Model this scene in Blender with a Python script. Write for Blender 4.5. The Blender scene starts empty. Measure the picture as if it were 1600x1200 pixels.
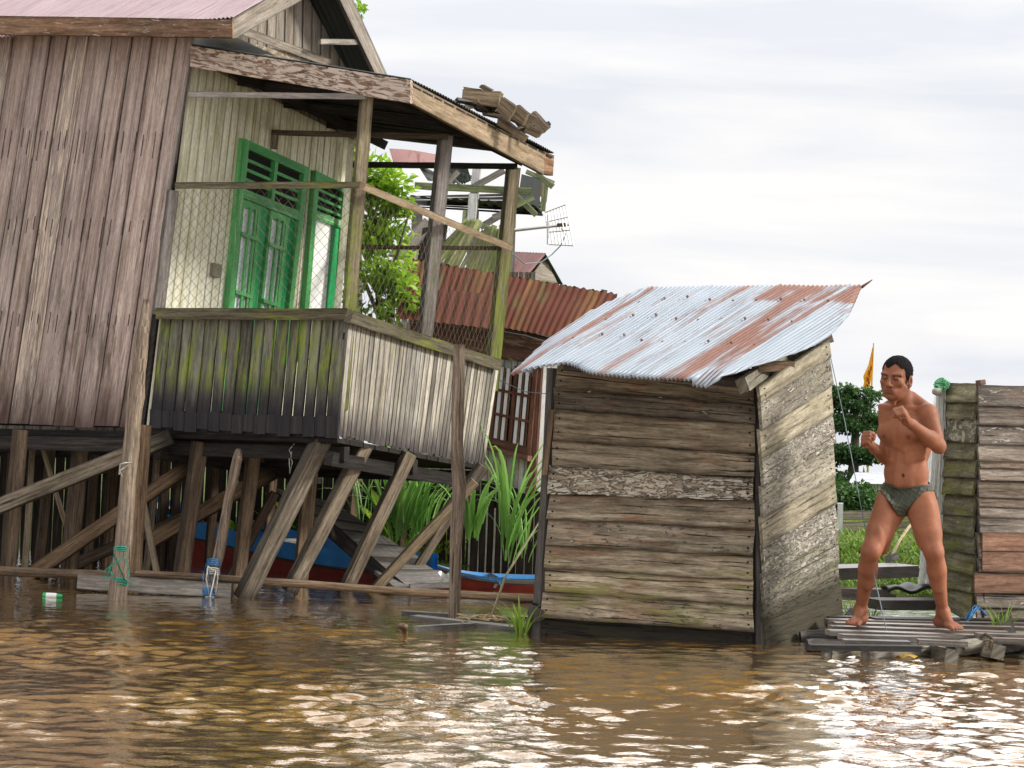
import bpy, math, random
import numpy as np
from mathutils import Vector, Matrix
from mathutils import noise as mnoise
random.seed(7)
RND = random.random
def ru(a, b): return a + (b - a) * random.random()
# ---------------------------------------------------------------- camera model (photo is 1600 x 1200)
K = .885                      # world scale
FPX = 3000.0                  # focal length in photo pixels
CAMH = 1.3 * K
PITCH = math.atan2(65, FPX)
ROLL = math.radians(2.0)
CAM = Vector((0, 0, CAMH))
FWD = Vector((0, math.cos(PITCH), math.sin(PITCH)))
_X0 = Vector((1, 0, 0)); _U0 = Vector((0, -math.sin(PITCH), math.cos(PITCH)))
RGT = math.cos(ROLL) * _X0 + math.sin(ROLL) * _U0
UPV = -math.sin(ROLL) * _X0 + math.cos(ROLL) * _U0
Z = Vector((0, 0, 1))
def ray(px, py): return FWD + RGT * ((px - 800) / FPX) + UPV * ((600 - py) / FPX)
def U(px, py, d): return CAM + ray(px, py) * (d * K)
def plane(P, a, b): return (P.copy(), a.cross(b).normalized())
def shift(pl, k):                        # move a plane k metres towards the viewer
    P, n = pl
    if n.dot(CAM - P) < 0: n = -n
    return (P + n * k, n)
def on(px, py, pl):
    P, n = pl; r = ray(px, py)
    return CAM + r * ((P - CAM).dot(n) / r.dot(n))
def W(px, py, z=0.0): return on(px, py, (Vector((0, 0, z)), Z))
def lerp(a, b, t): return a + (b - a) * t
def bil(q, s, t): return lerp(lerp(q[0], q[1], s), lerp(q[3], q[2], s), t)   # q = TL TR BR BL
# ---------------------------------------------------------------- objects
COL = bpy.context.scene.collection
ORG = {}
def tag(o, label=None, cat=None, group=None, kind=None):
    if label: o['label'] = label
    if cat: o['category'] = cat
    if group: o['group'] = group
    if kind: o['kind'] = kind
    return o
def thing(name, label, cat, loc, group=None):
    o = bpy.data.objects.new(name, None); COL.objects.link(o)
    o.empty_display_size = .1
    o.location = loc; ORG[o.name] = Vector(loc)
    return tag(o, label, cat, group)
class MB:
    def __init__(s): s.v = []; s.f = []; s.uv = []; s.c = []
    def face(s, idx, uvs, cols):
        s.f.append(tuple(idx)); s.uv.extend(uvs); s.c.extend(cols)
    def board(s, a, b, c, d, T, n=1, amp=0.0, g=None, tint=None, b2=None, end=0.0):
        """a->b and d->c run along the length; T is the thickness vector."""
        tint = RND() if tint is None else tint; b2 = RND() if b2 is None else b2
        uo, vo = ru(0, 60), ru(0, 60); seed = ru(0, 100)
        L = ((b - a).length + (c - d).length) * .5; wv = ((d - a).length + (c - b).length) * .5
        th = T.length
        if end: 
            ea, eb = ru(-end, end), ru(-end, end); da = (b - a).normalized()
            a = a + da * ea; d = d + da * (ea + ru(-end, end) * .3); b = b + da * eb; c = c + da * (eb + ru(-end, end) * .3)
        base = len(s.v)
        wd = (d - a).normalized()
        for i in range(n + 1):
            t = i / n
            j1 = mnoise.noise(Vector((t * L * 5, seed, 0))) * amp + mnoise.noise(Vector((t * L * 22, seed, 5))) * amp * .4
            j2 = mnoise.noise(Vector((t * L * 5, seed + 31, 0))) * amp + mnoise.noise(Vector((t * L * 22, seed + 31, 5))) * amp * .4
            lo = lerp(a, b, t) + wd * j1; hi = lerp(d, c, t) + wd * j2
            s.v += [lo, hi, lo + T, hi + T]
        gf = (lambda t, k: .5) if g is None else g
        for i in range(n):
            t0, t1 = i / n, (i + 1) / n; p = base + 4 * i; r = p + 4
            u0, u1 = uo + L * t0, uo + L * t1
            for (w0, w1, v0, v1, k0, k1) in ((0, 1, 0, wv, 0, 1), (3, 2, wv, 0, 1, 0), (2, 0, -th, 0, 0, 0), (1, 3, wv, wv + th, 1, 1)):
                s.face((p + w0, r + w0, r + w1, p + w1), [(u0, vo + v0), (u1, vo + v0), (u1, vo + v1), (u0, vo + v1)],
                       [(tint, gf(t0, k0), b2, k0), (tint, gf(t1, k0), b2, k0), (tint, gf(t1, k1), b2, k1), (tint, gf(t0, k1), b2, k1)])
        e = base + 4 * n
        for bb, t in ((base, 0), (e, 1)):
            idx = (bb, bb + 1, bb + 3, bb + 2)
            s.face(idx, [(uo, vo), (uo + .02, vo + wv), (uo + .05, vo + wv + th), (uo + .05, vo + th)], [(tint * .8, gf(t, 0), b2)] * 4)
    def beam(s, A, B, w, t, rot=0, n=4, amp=.002, g=None, tint=None, b2=None, w2=None):
        d = (B - A).normalized(); view = ((A + B) * .5 - CAM).normalized()
        side = d.cross(view).normalized(); back = side.cross(d)
        if back.dot(view) < 0: back = -back
        if rot:
            m = Matrix.Rotation(math.radians(rot), 3, d); side = m @ side; back = m @ back
        w2 = w if w2 is None else w2
        o = -back * t / 2
        s.board(A - side * w / 2 + o, B - side * w2 / 2 + o, B + side * w2 / 2 + o, A + side * w / 2 + o, back * t, n, amp, g, tint, b2)
    def bpx(s, x0, y0, d0, x1, y1, d1, wpx, t=None, rot=0, **k):
        A, B = U(x0, y0, d0), U(x1, y1, d1); w = wpx / FPX * (d0 + d1) * .5 * K
        s.beam(A, B, w, t or w, rot, **k)
    def tube(s, pts, rads, sides=8, g=.5, tint=None, b2=None, closed=False, wob=0):
        tint = RND() if tint is None else tint; b2 = RND() if b2 is None else b2
        uo, vo = ru(0, 60), ru(0, 60); base = len(s.v); n = len(pts)
        if not hasattr(rads, '__len__'): rads = [rads] * n
        ref = None; u = [0]
        for i in range(1, n): u.append(u[-1] + (pts[i] - pts[i - 1]).length)
        for i in range(n):
            d = (pts[min(i + 1, n - 1)] - pts[max(i - 1, 0)]).normalized()
            if ref is None:
                ref = d.cross(Z if abs(d.z) < .9 else Vector((1, 0, 0))).normalized()
            ref = (ref - d * ref.dot(d)).normalized(); o = d.cross(ref)
            for k in range(sides):
                a = 2 * math.pi * k / sides
                r = rads[i] * (1 + (wob * mnoise.noise(Vector((k * 1.3, u[i] * 9, vo))) if wob else 0))
                s.v.append(pts[i] + ref * math.cos(a) * r + o * math.sin(a) * r)
        gg = g if callable(g) else (lambda t: g)
        for i in range(n - 1):
            for k in range(sides):
                k2 = (k + 1) % sides; c = 2 * math.pi * rads[i] / sides
                s.face((base + i * sides + k, base + i * sides + k2, base + (i + 1) * sides + k2, base + (i + 1) * sides + k),
                       [(uo + u[i], vo + k * c), (uo + u[i], vo + k * c + c), (uo + u[i + 1], vo + k * c + c), (uo + u[i + 1], vo + k * c)],
                       [(tint, gg(i / (n - 1)), b2)] * 2 + [(tint, gg((i + 1) / (n - 1)), b2)] * 2)
        for e in (0, n - 1):
            s.face(tuple(base + e * sides + k for k in range(sides)),
                   [(uo + math.cos(k) * rads[e], vo + math.sin(k) * rads[e]) for k in range(sides)], [(tint, gg(e / (n - 1)), b2)] * sides)
    def sheet(s, fn, nu, nv, su=1.0, sv=1.0, col=None):
        base = len(s.v); uo, vo = ru(0, 60), ru(0, 60)
        for i in range(nu + 1):
            for j in range(nv + 1): s.v.append(fn(i / nu, j / nv))
        cf = col or (lambda a, b: (.5, .5, .5))
        for i in range(nu):
            for j in range(nv):
                q = ((i, j), (i + 1, j), (i + 1, j + 1), (i, j + 1))
                s.face(tuple(base + a * (nv + 1) + b for a, b in q), [(uo + a / nu * su, vo + b / nv * sv) for a, b in q],
                       [cf(a / nu, b / nv) for a, b in q])
    def ell(s, C, ax, ay, az, nu=12, nv=8, tint=None, wob=0):
        tint = RND() if tint is None else tint; sd = ru(0, 50)
        def fn(a, b):
            th, ph = 2 * math.pi * a, math.pi * b
            p = ax * (math.cos(th) * math.sin(ph)) + ay * (math.sin(th) * math.sin(ph)) + az * math.cos(ph)
            if wob: p = p * (1 + wob * mnoise.noise(p.normalized() * 2 + Vector((sd, 0, 0))))
            return C + p
        s.sheet(fn, nu, nv, ax.length * 6, az.length * 3, lambda a, b: (tint, .5, tint))
    def nail(s, P, n, r=.006):
        a = n.cross(Z).normalized(); b = n.cross(a)
        s.sheet(lambda u, v: P + (a * math.cos(u * 6.2832) + b * math.sin(u * 6.2832)) * (r * v) + n * (.003 * (1 - v)), 6, 1, 1, 1, lambda u, v: (0, 0, 0, 0))
    def leaf(s, P, d, nrm, L, w, tint, fold=.25, b2=.5, g=.5):
        sd = d.cross(nrm).normalized(); base = len(s.v)
        s.v += [P, P + d * L * .45 + sd * w / 2 + nrm * w * fold, P + d * L, P + d * L * .45 - sd * w / 2 + nrm * w * fold, P + d * L * .45]
        for q in ((0, 1, 4), (1, 2, 4), (2, 3, 4), (3, 0, 4)):
            s.face(tuple(base + k for k in q), [(0, 0), (1, 0), (1, 1)], [(tint, g, b2)] * 3)
    def blade(s, P, d0, bend, L, w, n=6, tint=None, g=.5):
        """arching grass blade"""
        tint = RND() if tint is None else tint; base = len(s.v); p = P.copy(); d = d0.normalized()
        side = d.cross(bend).normalized()
        if side.length < .1: side = Vector((1, 0, 0))
        for i in range(n + 1):
            t = i / n; ww = w * (min(1, t * 3 + .35)) * (1 - t ** 2.2) * .5 + .0008
            nrm = d.cross(side)
            s.v += [p - side * ww, p + nrm * ww * .35, p + side * ww]
            p = p + d * (L / n); d = (d + bend * (1.0 / n) * (.4 + 1.2 * t)).normalized()
        for i in range(n):
            b = base + 3 * i
            for q in ((b, b + 3, b + 4, b + 1), (b + 1, b + 4, b + 5, b + 2)):
                s.face(q, [(0, 0), (1, 0), (1, 1), (0, 1)], [(tint, i / n, .3)] * 2 + [(tint, (i + 1) / n, .3)] * 2)
    def build(s, name, mat, parent=None, smooth=False):
        o0 = Vector((0, 0, 0))
        if parent is not None:
            r = parent
            while r.parent: r = r.parent
            o0 = ORG[r.name]
        me = bpy.data.meshes.new(name)
        me.from_pydata([tuple(p - o0) for p in s.v], [], s.f)
        uv = me.uv_layers.new(name='UVMap'); uv.data.foreach_set('uv', np.array(s.uv, dtype=np.float32).ravel())
        ca = me.color_attributes.new('Col', 'FLOAT_COLOR', 'CORNER')
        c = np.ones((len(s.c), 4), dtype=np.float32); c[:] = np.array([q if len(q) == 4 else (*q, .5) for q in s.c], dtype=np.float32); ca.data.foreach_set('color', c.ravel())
        me.materials.append(mat)
        if smooth: me.polygons.foreach_set('use_smooth', [True] * len(me.polygons))
        me.update()
        o = bpy.data.objects.new(name, me); COL.objects.link(o)
        if parent is not None: o.parent = parent
        return o
def solo(name, mb, mat, label, cat, loc, group=None, smooth=False, kind=None):
    """a thing that is one mesh, its origin at loc"""
    loc = Vector(loc); mb.v = [p - loc for p in mb.v]
    o = mb.build(name, mat, None, smooth); o.location = loc
    return tag(o, label, cat, group, kind)
def panel(mb, q, n, T, vertical=True, gap=.004, seg=5, amp=.003, jt=.0, end=0.0, wvar=.15, g=None, tintf=None):
    """fill the quad q (TL TR BR BL) with n boards"""
    ws = [1 + ru(-wvar, wvar) for _ in range(n)]; tot = sum(ws); x = 0
    for i in range(n):
        s0 = x / tot; x += ws[i]; s1 = x / tot
        if vertical:
            a, b, c, d = bil(q, s0, 1), bil(q, s0, 0), bil(q, s1, 0), bil(q, s1, 1)
        else:
            a, b, c, d = bil(q, 0, s1), bil(q, 1, s1), bil(q, 1, s0), bil(q, 0, s0)
        e = (d - a).normalized() * gap * ru(.3, 1.6) * .5; e2 = (c - b).normalized() * gap * ru(.3, 1.6) * .5
        o = T * -ru(0, jt) if jt else Vector((0, 0, 0))
        gg = g
        if g is None and vertical: gg = lambda t, k: t
        if g is None and not vertical: gg = lambda t, k, s0=s0, s1=s1: 1 - (s1 if k == 0 else s0)
        mb.board(a + e + o, b + e2 + o, c - e2 + o, d - e + o, T, seg, amp, gg, tintf(i, n) if tintf else None, end=end)
def backvec(pl, t):
    n = pl[1]
    return (-n if n.dot(CAM - pl[0]) > 0 else n) * t
def corr(q, pitch, amp, nv=6, sag=0.0, seed=0, thick=0):
    """corrugated sheet over q; the folds run TL->BL"""
    wd = (q[1] - q[0]).length; nrm = (q[1] - q[0]).cross(q[3] - q[0]).normalized()
    if nrm.z < 0: nrm = -nrm
    nu = int(wd / pitch * 6)
    def fn(s, t):
        p = bil(q, s, t)
        w = mnoise.noise(Vector((s * wd * 1.5, t * 2.5, seed))) * sag
        return p + nrm * (math.sin(s * wd / pitch * 2 * math.pi) * amp + w)
    return fn, nu, nv
# ---------------------------------------------------------------- materials
class NT:
    def __init__(s, name):
        s.m = bpy.data.materials.new(name); s.m.use_nodes = True; s.t = s.m.node_tree; s.t.nodes.clear()
        s.out = s.n('ShaderNodeOutputMaterial')
    def n(s, typ, **k):
        nd = s.t.nodes.new(typ)
        for a, b in k.items(): setattr(nd, a, b)
        return nd
    def l(s, a, b): s.t.links.new(a, b)
    def put(s, sock, v):
        if hasattr(v, 'links') or isinstance(v, bpy.types.NodeSocket): s.l(v, sock)
        elif isinstance(v, (tuple, list)) and len(v) == 3 and sock.type == 'RGBA': sock.default_value = (*v, 1)
        else: sock.default_value = v
    def uv(s): return s.n('ShaderNodeUVMap', uv_map='UVMap').outputs[0]
    def pos(s): return s.n('ShaderNodeNewGeometry').outputs['Position']
    def col(s):
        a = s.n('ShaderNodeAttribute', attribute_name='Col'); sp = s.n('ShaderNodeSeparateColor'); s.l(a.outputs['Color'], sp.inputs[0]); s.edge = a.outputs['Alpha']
        return sp.outputs[0], sp.outputs[1], sp.outputs[2]
    def map(s, v, sc):
        m = s.n('ShaderNodeMapping'); s.l(v, m.inputs[0]); m.inputs['Scale'].default_value = (*sc, 1) if len(sc) == 2 else sc
        return m.outputs[0]
    def noise(s, v, scale=1, detail=5, rough=.6, dist=0):
        m = s.n('ShaderNodeTexNoise'); s.l(v, m.inputs['Vector']); m.inputs['Scale'].default_value = scale
        m.inputs['Detail'].default_value = detail; m.inputs['Roughness'].default_value = rough; m.inputs['Distortion'].default_value = dist
        return m.outputs[0]
    def ramp(s, f, stops, interp='LINEAR'):
        r = s.n('ShaderNodeValToRGB'); s.l(f, r.inputs[0]); e = r.color_ramp; e.interpolation = interp
        while len(e.elements) < len(stops): e.elements.new(.5)
        for el, (p, c) in zip(e.elements, stops):
            el.position = p; el.color = (c, c, c, 1) if not hasattr(c, '__len__') else (*c, 1)
        return r.outputs[0]
    def mix(s, f, a, b, mode='MIX'):
        m = s.n('ShaderNodeMix', data_type='RGBA', blend_type=mode); m.clamp_result = False
        s.put(m.inputs[0], f); s.put(m.inputs[6], a); s.put(m.inputs[7], b)
        return m.outputs[2]
    def math(s, op, a, b=0.0, clamp=False):
        m = s.n('ShaderNodeMath', operation=op); m.use_clamp = clamp; s.put(m.inputs[0], a); s.put(m.inputs[1], b)
        return m.outputs[0]
    def fin(s, col, rough=.8, bump=None, bs=.3, bd=.01, spec=.3, metal=0.0, transl=0, alpha=None, normal=None):
        p = s.n('ShaderNodeBsdfPrincipled'); s.put(p.inputs['Base Color'], col); s.put(p.inputs['Roughness'], rough)
        p.inputs['Specular IOR Level'].default_value = spec; s.put(p.inputs['Metallic'], metal)
        if bump is not None:
            b = s.n('ShaderNodeBump'); b.inputs['Strength'].default_value = bs; b.inputs['Distance'].default_value = bd
            s.l(bump, b.inputs['Height']); s.l(b.outputs[0], p.inputs['Normal'])
        o = p.outputs[0]
        if transl:
            tr = s.n('ShaderNodeBsdfTranslucent'); s.put(tr.inputs[0], col); mx = s.n('ShaderNodeMixShader'); mx.inputs[0].default_value = transl
            s.l(o, mx.inputs[1]); s.l(tr.outputs[0], mx.inputs[2]); o = mx.outputs[0]
        s.l(o, s.out.inputs[0]); s.bsdf = p
        return s.m
def wood(name, dark, mid, light, gs=(2.5, 48), tint=.5, patch=None, moss=None, wet=None, rough=.85, bump=.5, crack=.5, gray=.25, stain=.6, spec=.2, fleck=.75, edge=.75, fs=(7, 62), hue=0):
    t = NT(name); uv = t.uv(); R, G, B = t.col()
    g1 = t.noise(t.map(uv, gs), 1, 7, .68, .3)
    c = t.ramp(g1, [(.32, dark), (.5, mid), (.7, light)])
    # tone of each board, then blotches
    tn = t.math('MULTIPLY_ADD', R, tint); t.t.nodes[-1].inputs[2].default_value = 1 - tint * .5
    c = t.mix(1.0, c, tn, 'MULTIPLY')
    gr = tuple([sum(mid) / 3 * 1.1] * 3)
    c = t.mix(t.math('MULTIPLY', B, gray), c, gr)
    if hue:
        hn = t.noise(t.map(uv, (2.5, 9)), 1, 5, .65, .6)
        c = t.mix(t.math('MULTIPLY', t.ramp(hn, [(.5, 0.0), (.68, 1.0)]), hue), c, t.mix(g1, (.1, .042, .022), (.42, .2, .1)))
    st = t.noise(t.map(uv, (1.3, 4.5)), 1, 5, .6, .5)
    c = t.mix(stain, c, t.mix(1.0, c, t.ramp(st, [(.3, .42), (.5, .95), (.72, 1.35)]), 'MULTIPLY'))
    sp = t.noise(t.map(uv, (26, 60)), 1, 6, .75)
    c = t.mix(.55, c, t.mix(1.0, c, t.ramp(sp, [(.3, .55), (.5, 1.0), (.75, 1.4)]), 'MULTIPLY'))
    fl = t.noise(t.map(uv, fs), 1, 6, .72, .4)
    c = t.mix(fleck, c, t.mix(1.0, c, t.ramp(fl, [(.3, .25), (.43, .8), (.55, 1.0), (.72, 1.45)]), 'MULTIPLY'))
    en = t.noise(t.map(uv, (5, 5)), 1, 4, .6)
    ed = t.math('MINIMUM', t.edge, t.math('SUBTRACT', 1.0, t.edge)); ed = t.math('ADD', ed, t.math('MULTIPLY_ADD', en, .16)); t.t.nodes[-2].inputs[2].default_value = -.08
    c = t.mix(edge, c, t.mix(1.0, c, t.ramp(ed, [(.0, .22), (.05, .6), (.16, 1.0)]), 'MULTIPLY'))  # board edges darkened: seam dirt plus under-lap shadow painted into the colour
    h = g1
    if patch:
        pc, th, sc = patch[:3]; pv = t.noise(t.map(uv, sc), 1, 9, .72, .8)
        pm = t.math('ADD', pv, t.math('MULTIPLY_ADD', B, .26)); t.t.nodes[-2].inputs[2].default_value = -.13
        pmask = t.ramp(pm, [(th, 0.0), (th + .035, 1.0)])
        pvar = t.noise(t.map(uv, (9, 25)), 1, 6, .7)
        c = t.mix(pmask, c, t.mix(pvar, tuple(x * .6 for x in pc), tuple(x * 1.35 for x in pc)))
        h = t.math('ADD', h, t.math('MULTIPLY', pmask, .5))
    if crack:
        cv = t.noise(t.map(uv, (1.6, 85)), 1, 4, .6, .2)
        cm = t.math('MULTIPLY', t.ramp(cv, [(.0, 1.0), (.33, .9), (.385, 0.0)]), crack)
        c = t.mix(cm, c, tuple(x * .22 for x in dark)); h = t.math('SUBTRACT', h, t.math('MULTIPLY', cm, .8))
    if moss:
        mc, stops, th = moss
        mv = t.noise(t.map(uv, (2.2, 13)), 1, 7, .7, .4)
        mm = t.math('MULTIPLY', t.ramp(mv, [(th, 0.0), (th + .16, 1.0)]), t.ramp(G, stops))
        c = t.mix(mm, c, t.mix(g1, tuple(x * .4 for x in mc), tuple(x * 1.5 for x in mc)))
    if wet:
        wc, lo, hi, wa = wet
        wn = t.noise(t.map(uv, (1.2, 9)), 1, 5, .65); wg = t.math('ADD', G, t.math('MULTIPLY_ADD', wn, wa)); t.t.nodes[-2].inputs[2].default_value = -wa * .5
        wm = t.ramp(wg, [(lo, 1.0), (hi, 0.0)])
        c = t.mix(t.math('MULTIPLY', wm, .92), c, t.mix(g1, tuple(x * .6 for x in wc), tuple(x * 1.5 for x in wc)))
    return t.fin(c, rough, h, bump, .012, spec)
def flat(name, colr, rough=.6, var=.25, scale=8, spec=.3, metal=0.0, bump=.0, transl=0):
    t = NT(name); n = t.noise(t.pos(), scale, 6, .65)
    c = t.mix(1.0, colr, t.ramp(n, [(.3, 1 - var), (.7, 1 + var)]), 'MULTIPLY')
    return t.fin(c, rough, n if bump else None, bump, .01, spec, metal, transl)
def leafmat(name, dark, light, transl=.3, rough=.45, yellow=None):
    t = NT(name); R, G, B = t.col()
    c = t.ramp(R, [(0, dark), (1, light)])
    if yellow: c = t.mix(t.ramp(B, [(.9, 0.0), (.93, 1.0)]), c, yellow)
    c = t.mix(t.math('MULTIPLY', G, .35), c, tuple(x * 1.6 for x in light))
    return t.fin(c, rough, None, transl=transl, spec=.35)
def tin(name, base, base2, rust, rth, rough=.45, metal=.55, rsc=(.9, 7), moss=None, transl=0, streak=.5):
    """corrugated sheet: u runs across the folds, v along them"""
    t = NT(name); uv = t.uv(); R, G, B = t.col()
    b = t.mix(t.noise(t.map(uv, (3, 2)), 1, 6, .6), base, base2)
    st = t.noise(t.map(uv, (30, 1.6)), 1, 6, .7)
    b = t.mix(streak, b, t.mix(1.0, b, t.ramp(st, [(.3, .62), (.55, 1.0), (.75, 1.18)]), 'MULTIPLY'))
    rn = t.noise(t.map(uv, rsc[::-1]), 1, 9, .66, .35)
    rm0 = t.math('ADD', rn, t.math('MULTIPLY_ADD', R, .36)); t.t.nodes[-2].inputs[2].default_value = -.18
    rm = t.ramp(rm0, [(rth - .03, 0.0), (rth + .13, 1.0)])
    rv = t.noise(t.map(uv, (40, 9)), 1, 6, .7)
    rc = t.mix(rv, tuple(x * .45 for x in rust), tuple(x * 1.5 for x in rust))
    c = t.mix(t.math('MULTIPLY', rm, .92), b, rc)
    if moss:
        mn = t.noise(t.map(uv, (5, 1.2)), 1, 7, .7, .3)
        c = t.mix(t.ramp(mn, [(moss[1], 0.0), (moss[1] + .12, 1.0)]), c, moss[0])
    me = t.math('MULTIPLY', t.math('SUBTRACT', 1.0, rm), metal)
    ro = t.math('MULTIPLY_ADD', rm, .9 - rough); t.t.nodes[-1].inputs[2].default_value = rough
    return t.fin(c, ro, rv, .15, .004, .4, me)
M = {}
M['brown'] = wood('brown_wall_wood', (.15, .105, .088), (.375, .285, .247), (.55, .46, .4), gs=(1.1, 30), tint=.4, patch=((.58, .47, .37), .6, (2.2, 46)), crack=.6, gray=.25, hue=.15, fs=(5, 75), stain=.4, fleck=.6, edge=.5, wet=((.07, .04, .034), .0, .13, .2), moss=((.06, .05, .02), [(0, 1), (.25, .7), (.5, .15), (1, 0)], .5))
M['cream'] = wood('cream_paint_wood', (.58, .53, .36), (.78, .75, .58), (.88, .87, .76), gs=(1.2, 16), tint=.16, patch=((.42, .33, .18), .66, (1.3, 30)), crack=.2, gray=.03, stain=.35, moss=((.42, .42, .17), [(0, 0), (.4, 0), (.7, .7), (1, 1)], .5), bump=.25, fleck=.2, edge=.5)
M['white'] = wood('white_paint_wood', (.55, .54, .5), (.7, .7, .68), (.8, .8, .79), gs=(1.2, 16), tint=.1, crack=.12, gray=.02, stain=.3, bump=.15, fleck=.2, edge=.5,
                  moss=((.33, .28, .13), [(0, 1), (.2, .5), (.4, 0), (1, 0)], .42))
M['gable'] = wood('bare_gable_wood', (.14, .115, .09), (.3, .25, .2), (.43, .38, .32), tint=.4)
M['fascia'] = wood('peeling_fascia_wood', (.1, .05, .025), (.25, .145, .085), (.38, .26, .17), gs=(3, 28), tint=.2, patch=((.52, .43, .36), .545, (9, 44)), crack=.7, hue=.5, moss=((.14, .15, .05), [(0, .5), (1, .5)], .6))
M['fascia_tan'] = wood('tan_fascia_wood', (.17, .11, .06), (.3, .22, .135), (.38, .3, .2), gs=(3, 22), tint=.1, patch=((.46, .4, .32), .63, (14, 26)), crack=.35)
M['green_old'] = wood('mossy_post_wood', (.1, .075, .045), (.24, .19, .125), (.38, .32, .23), tint=.3, moss=((.2, .26, .03), [(0, 1), (.45, 1), (.6, .4), (.7, .1), (1, .05)], .42), patch=((.55, .53, .5), .58, (4, 20)))
M['grey_post'] = wood('grey_post_wood', (.15, .13, .12), (.28, .25, .23), (.38, .35, .33), tint=.3, moss=((.14, .17, .05), [(0, .9), (.5, .5), (.7, 0), (1, 0)], .5))
M['porch_front'] = wood('mossy_porch_wood', (.055, .048, .036), (.15, .14, .105), (.29, .275, .215), gs=(1.6, 30), tint=.8, crack=.5, moss=((.22, .29, .02), [(0, 0), (.3, 0), (.42, .8), (.8, 1), (1, .3)], .47), wet=((.02, .018, .022), .22, .52, .42))
M['porch_side'] = wood('pale_porch_wood', (.13, .11, .075), (.34, .305, .25), (.53, .5, .43), gs=(1.4, 26), tint=.9, crack=.6, gray=.3, moss=((.3, .32, .09), [(0, .3), (1, .55)], .56), wet=((.05, .042, .045), .04, .32, .55))
M['caprail'] = wood('cap_rail_wood', (.055, .046, .024), (.13, .11, .065), (.22, .195, .125), tint=.2, moss=((.19, .21, .04), [(0, 1), (1, 1)], .5), crack=.5)
M['stilt'] = wood('stilt_wood', (.055, .034, .02), (.16, .105, .062), (.29, .205, .125), tint=.9, crack=.7, wet=((.015, .01, .007), .02, .14, .1))
M['stilt_tan'] = wood('stilt_tan_wood', (.17, .12, .065), (.33, .245, .145), (.46, .36, .23), tint=.5, crack=.4, wet=((.03, .022, .015), .02, .12, .1))
M['brace'] = wood('brace_wood', (.07, .054, .038), (.21, .17, .12), (.37, .31, .235), tint=.5, crack=.85, gray=.2, wet=((.02, .016, .013), .02, .13, .1))
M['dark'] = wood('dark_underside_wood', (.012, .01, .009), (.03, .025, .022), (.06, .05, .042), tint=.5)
M['pole'] = wood('driftwood_pole', (.09, .06, .042), (.25, .185, .13), (.46, .37, .28), gs=(2.5, 60), edge=0, tint=.3, crack=.9, wet=((.045, .03, .024), .03, .12, .05), bump=.9)
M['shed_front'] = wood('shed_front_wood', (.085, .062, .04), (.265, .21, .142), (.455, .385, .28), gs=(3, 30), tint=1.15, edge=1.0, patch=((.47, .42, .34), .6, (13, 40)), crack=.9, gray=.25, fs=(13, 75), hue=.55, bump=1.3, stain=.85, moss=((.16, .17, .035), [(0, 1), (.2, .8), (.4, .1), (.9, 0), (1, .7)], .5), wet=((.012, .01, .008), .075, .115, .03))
M['shed_side'] = wood('shed_side_wood', (.16, .13, .085), (.31, .27, .19), (.46, .415, .32), gs=(4, 26), tint=.6, patch=((.5, .46, .4), .615, (17, 44)), crack=.6, gray=.4, fs=(13, 60), bump=1.2, stain=.8, moss=((.17, .18, .055), [(0, 1), (.25, .7), (.4, .25), (1, .3)], .52), wet=((.05, .045, .03), .12, .28, .2))
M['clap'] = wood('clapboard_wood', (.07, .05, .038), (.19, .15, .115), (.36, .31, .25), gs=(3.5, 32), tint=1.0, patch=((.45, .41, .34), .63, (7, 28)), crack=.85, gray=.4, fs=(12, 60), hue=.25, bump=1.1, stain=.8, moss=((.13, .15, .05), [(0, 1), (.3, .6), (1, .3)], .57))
M['clap_moss'] = wood('mossy_clapboard_wood', (.08, .07, .04), (.21, .19, .115), (.37, .34, .23), gs=(3, 24), tint=.9, patch=((.46, .43, .33), .63, (9, 18)), crack=.7, fs=(12, 50), stain=.8, moss=((.17, .19, .03), [(0, .8), (.55, .7), (.75, .2), (1, 0)], .47))
M['redboard'] = wood('reddish_board_wood', (.09, .045, .028), (.215, .115, .075), (.34, .21, .145), gs=(2.5, 18), tint=.4, crack=.6, stain=.8)
M['deck'] = wood('deck_wood', (.115, .085, .062), (.275, .22, .175), (.46, .4, .345), tint=.9, crack=.8, rough=.36, spec=.6, gray=.4, stain=.9)
M['deck_dark'] = wood('dark_deck_wood', (.025, .02, .018), (.06, .05, .045), (.12, .1, .09), tint=.5, crack=.6, rough=.6, spec=.4, moss=((.07, .09, .03), [(0, 1), (1, 1)], .58))
M['oldlog'] = wood('lichen_log_wood', (.12, .1, .07), (.26, .235, .18), (.4, .375, .3), gs=(3, 20), edge=0, tint=.4, crack=.6, bump=1, moss=((.15, .17, .05), [(0, 1), (1, 1)], .54), wet=((.03, .025, .02), .0, .2, .2))
M['ramp'] = wood('ramp_wood', (.14, .12, .1), (.26, .235, .2), (.37, .345, .31), tint=.35, crack=.5, gray=.5)
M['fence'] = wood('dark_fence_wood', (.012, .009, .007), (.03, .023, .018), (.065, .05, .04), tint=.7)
M['winbrown'] = wood('red_brown_window_wood', (.11, .045, .028), (.21, .09, .06), (.3, .15, .1), gs=(2, 20), tint=.2, crack=.35, patch=((.34, .24, .17), .68, (6, 20)))
M['rubble'] = wood('broken_board_wood', (.08, .055, .03), (.19, .135, .08), (.3, .23, .15), tint=.6, crack=.8)
M['greenwood'] = wood('mossy_ruin_wood', (.14, .16, .07), (.27, .31, .15), (.42, .46, .27), tint=.4, crack=.4, patch=((.55, .55, .5), .62, (4, 12)))
M['thatch'] = wood('thatch_strip_wood', (.12, .12, .05), (.26, .26, .12), (.4, .4, .22), tint=.7, crack=.5, moss=((.2, .28, .06), [(0, 1), (1, .6)], .46))
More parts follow.
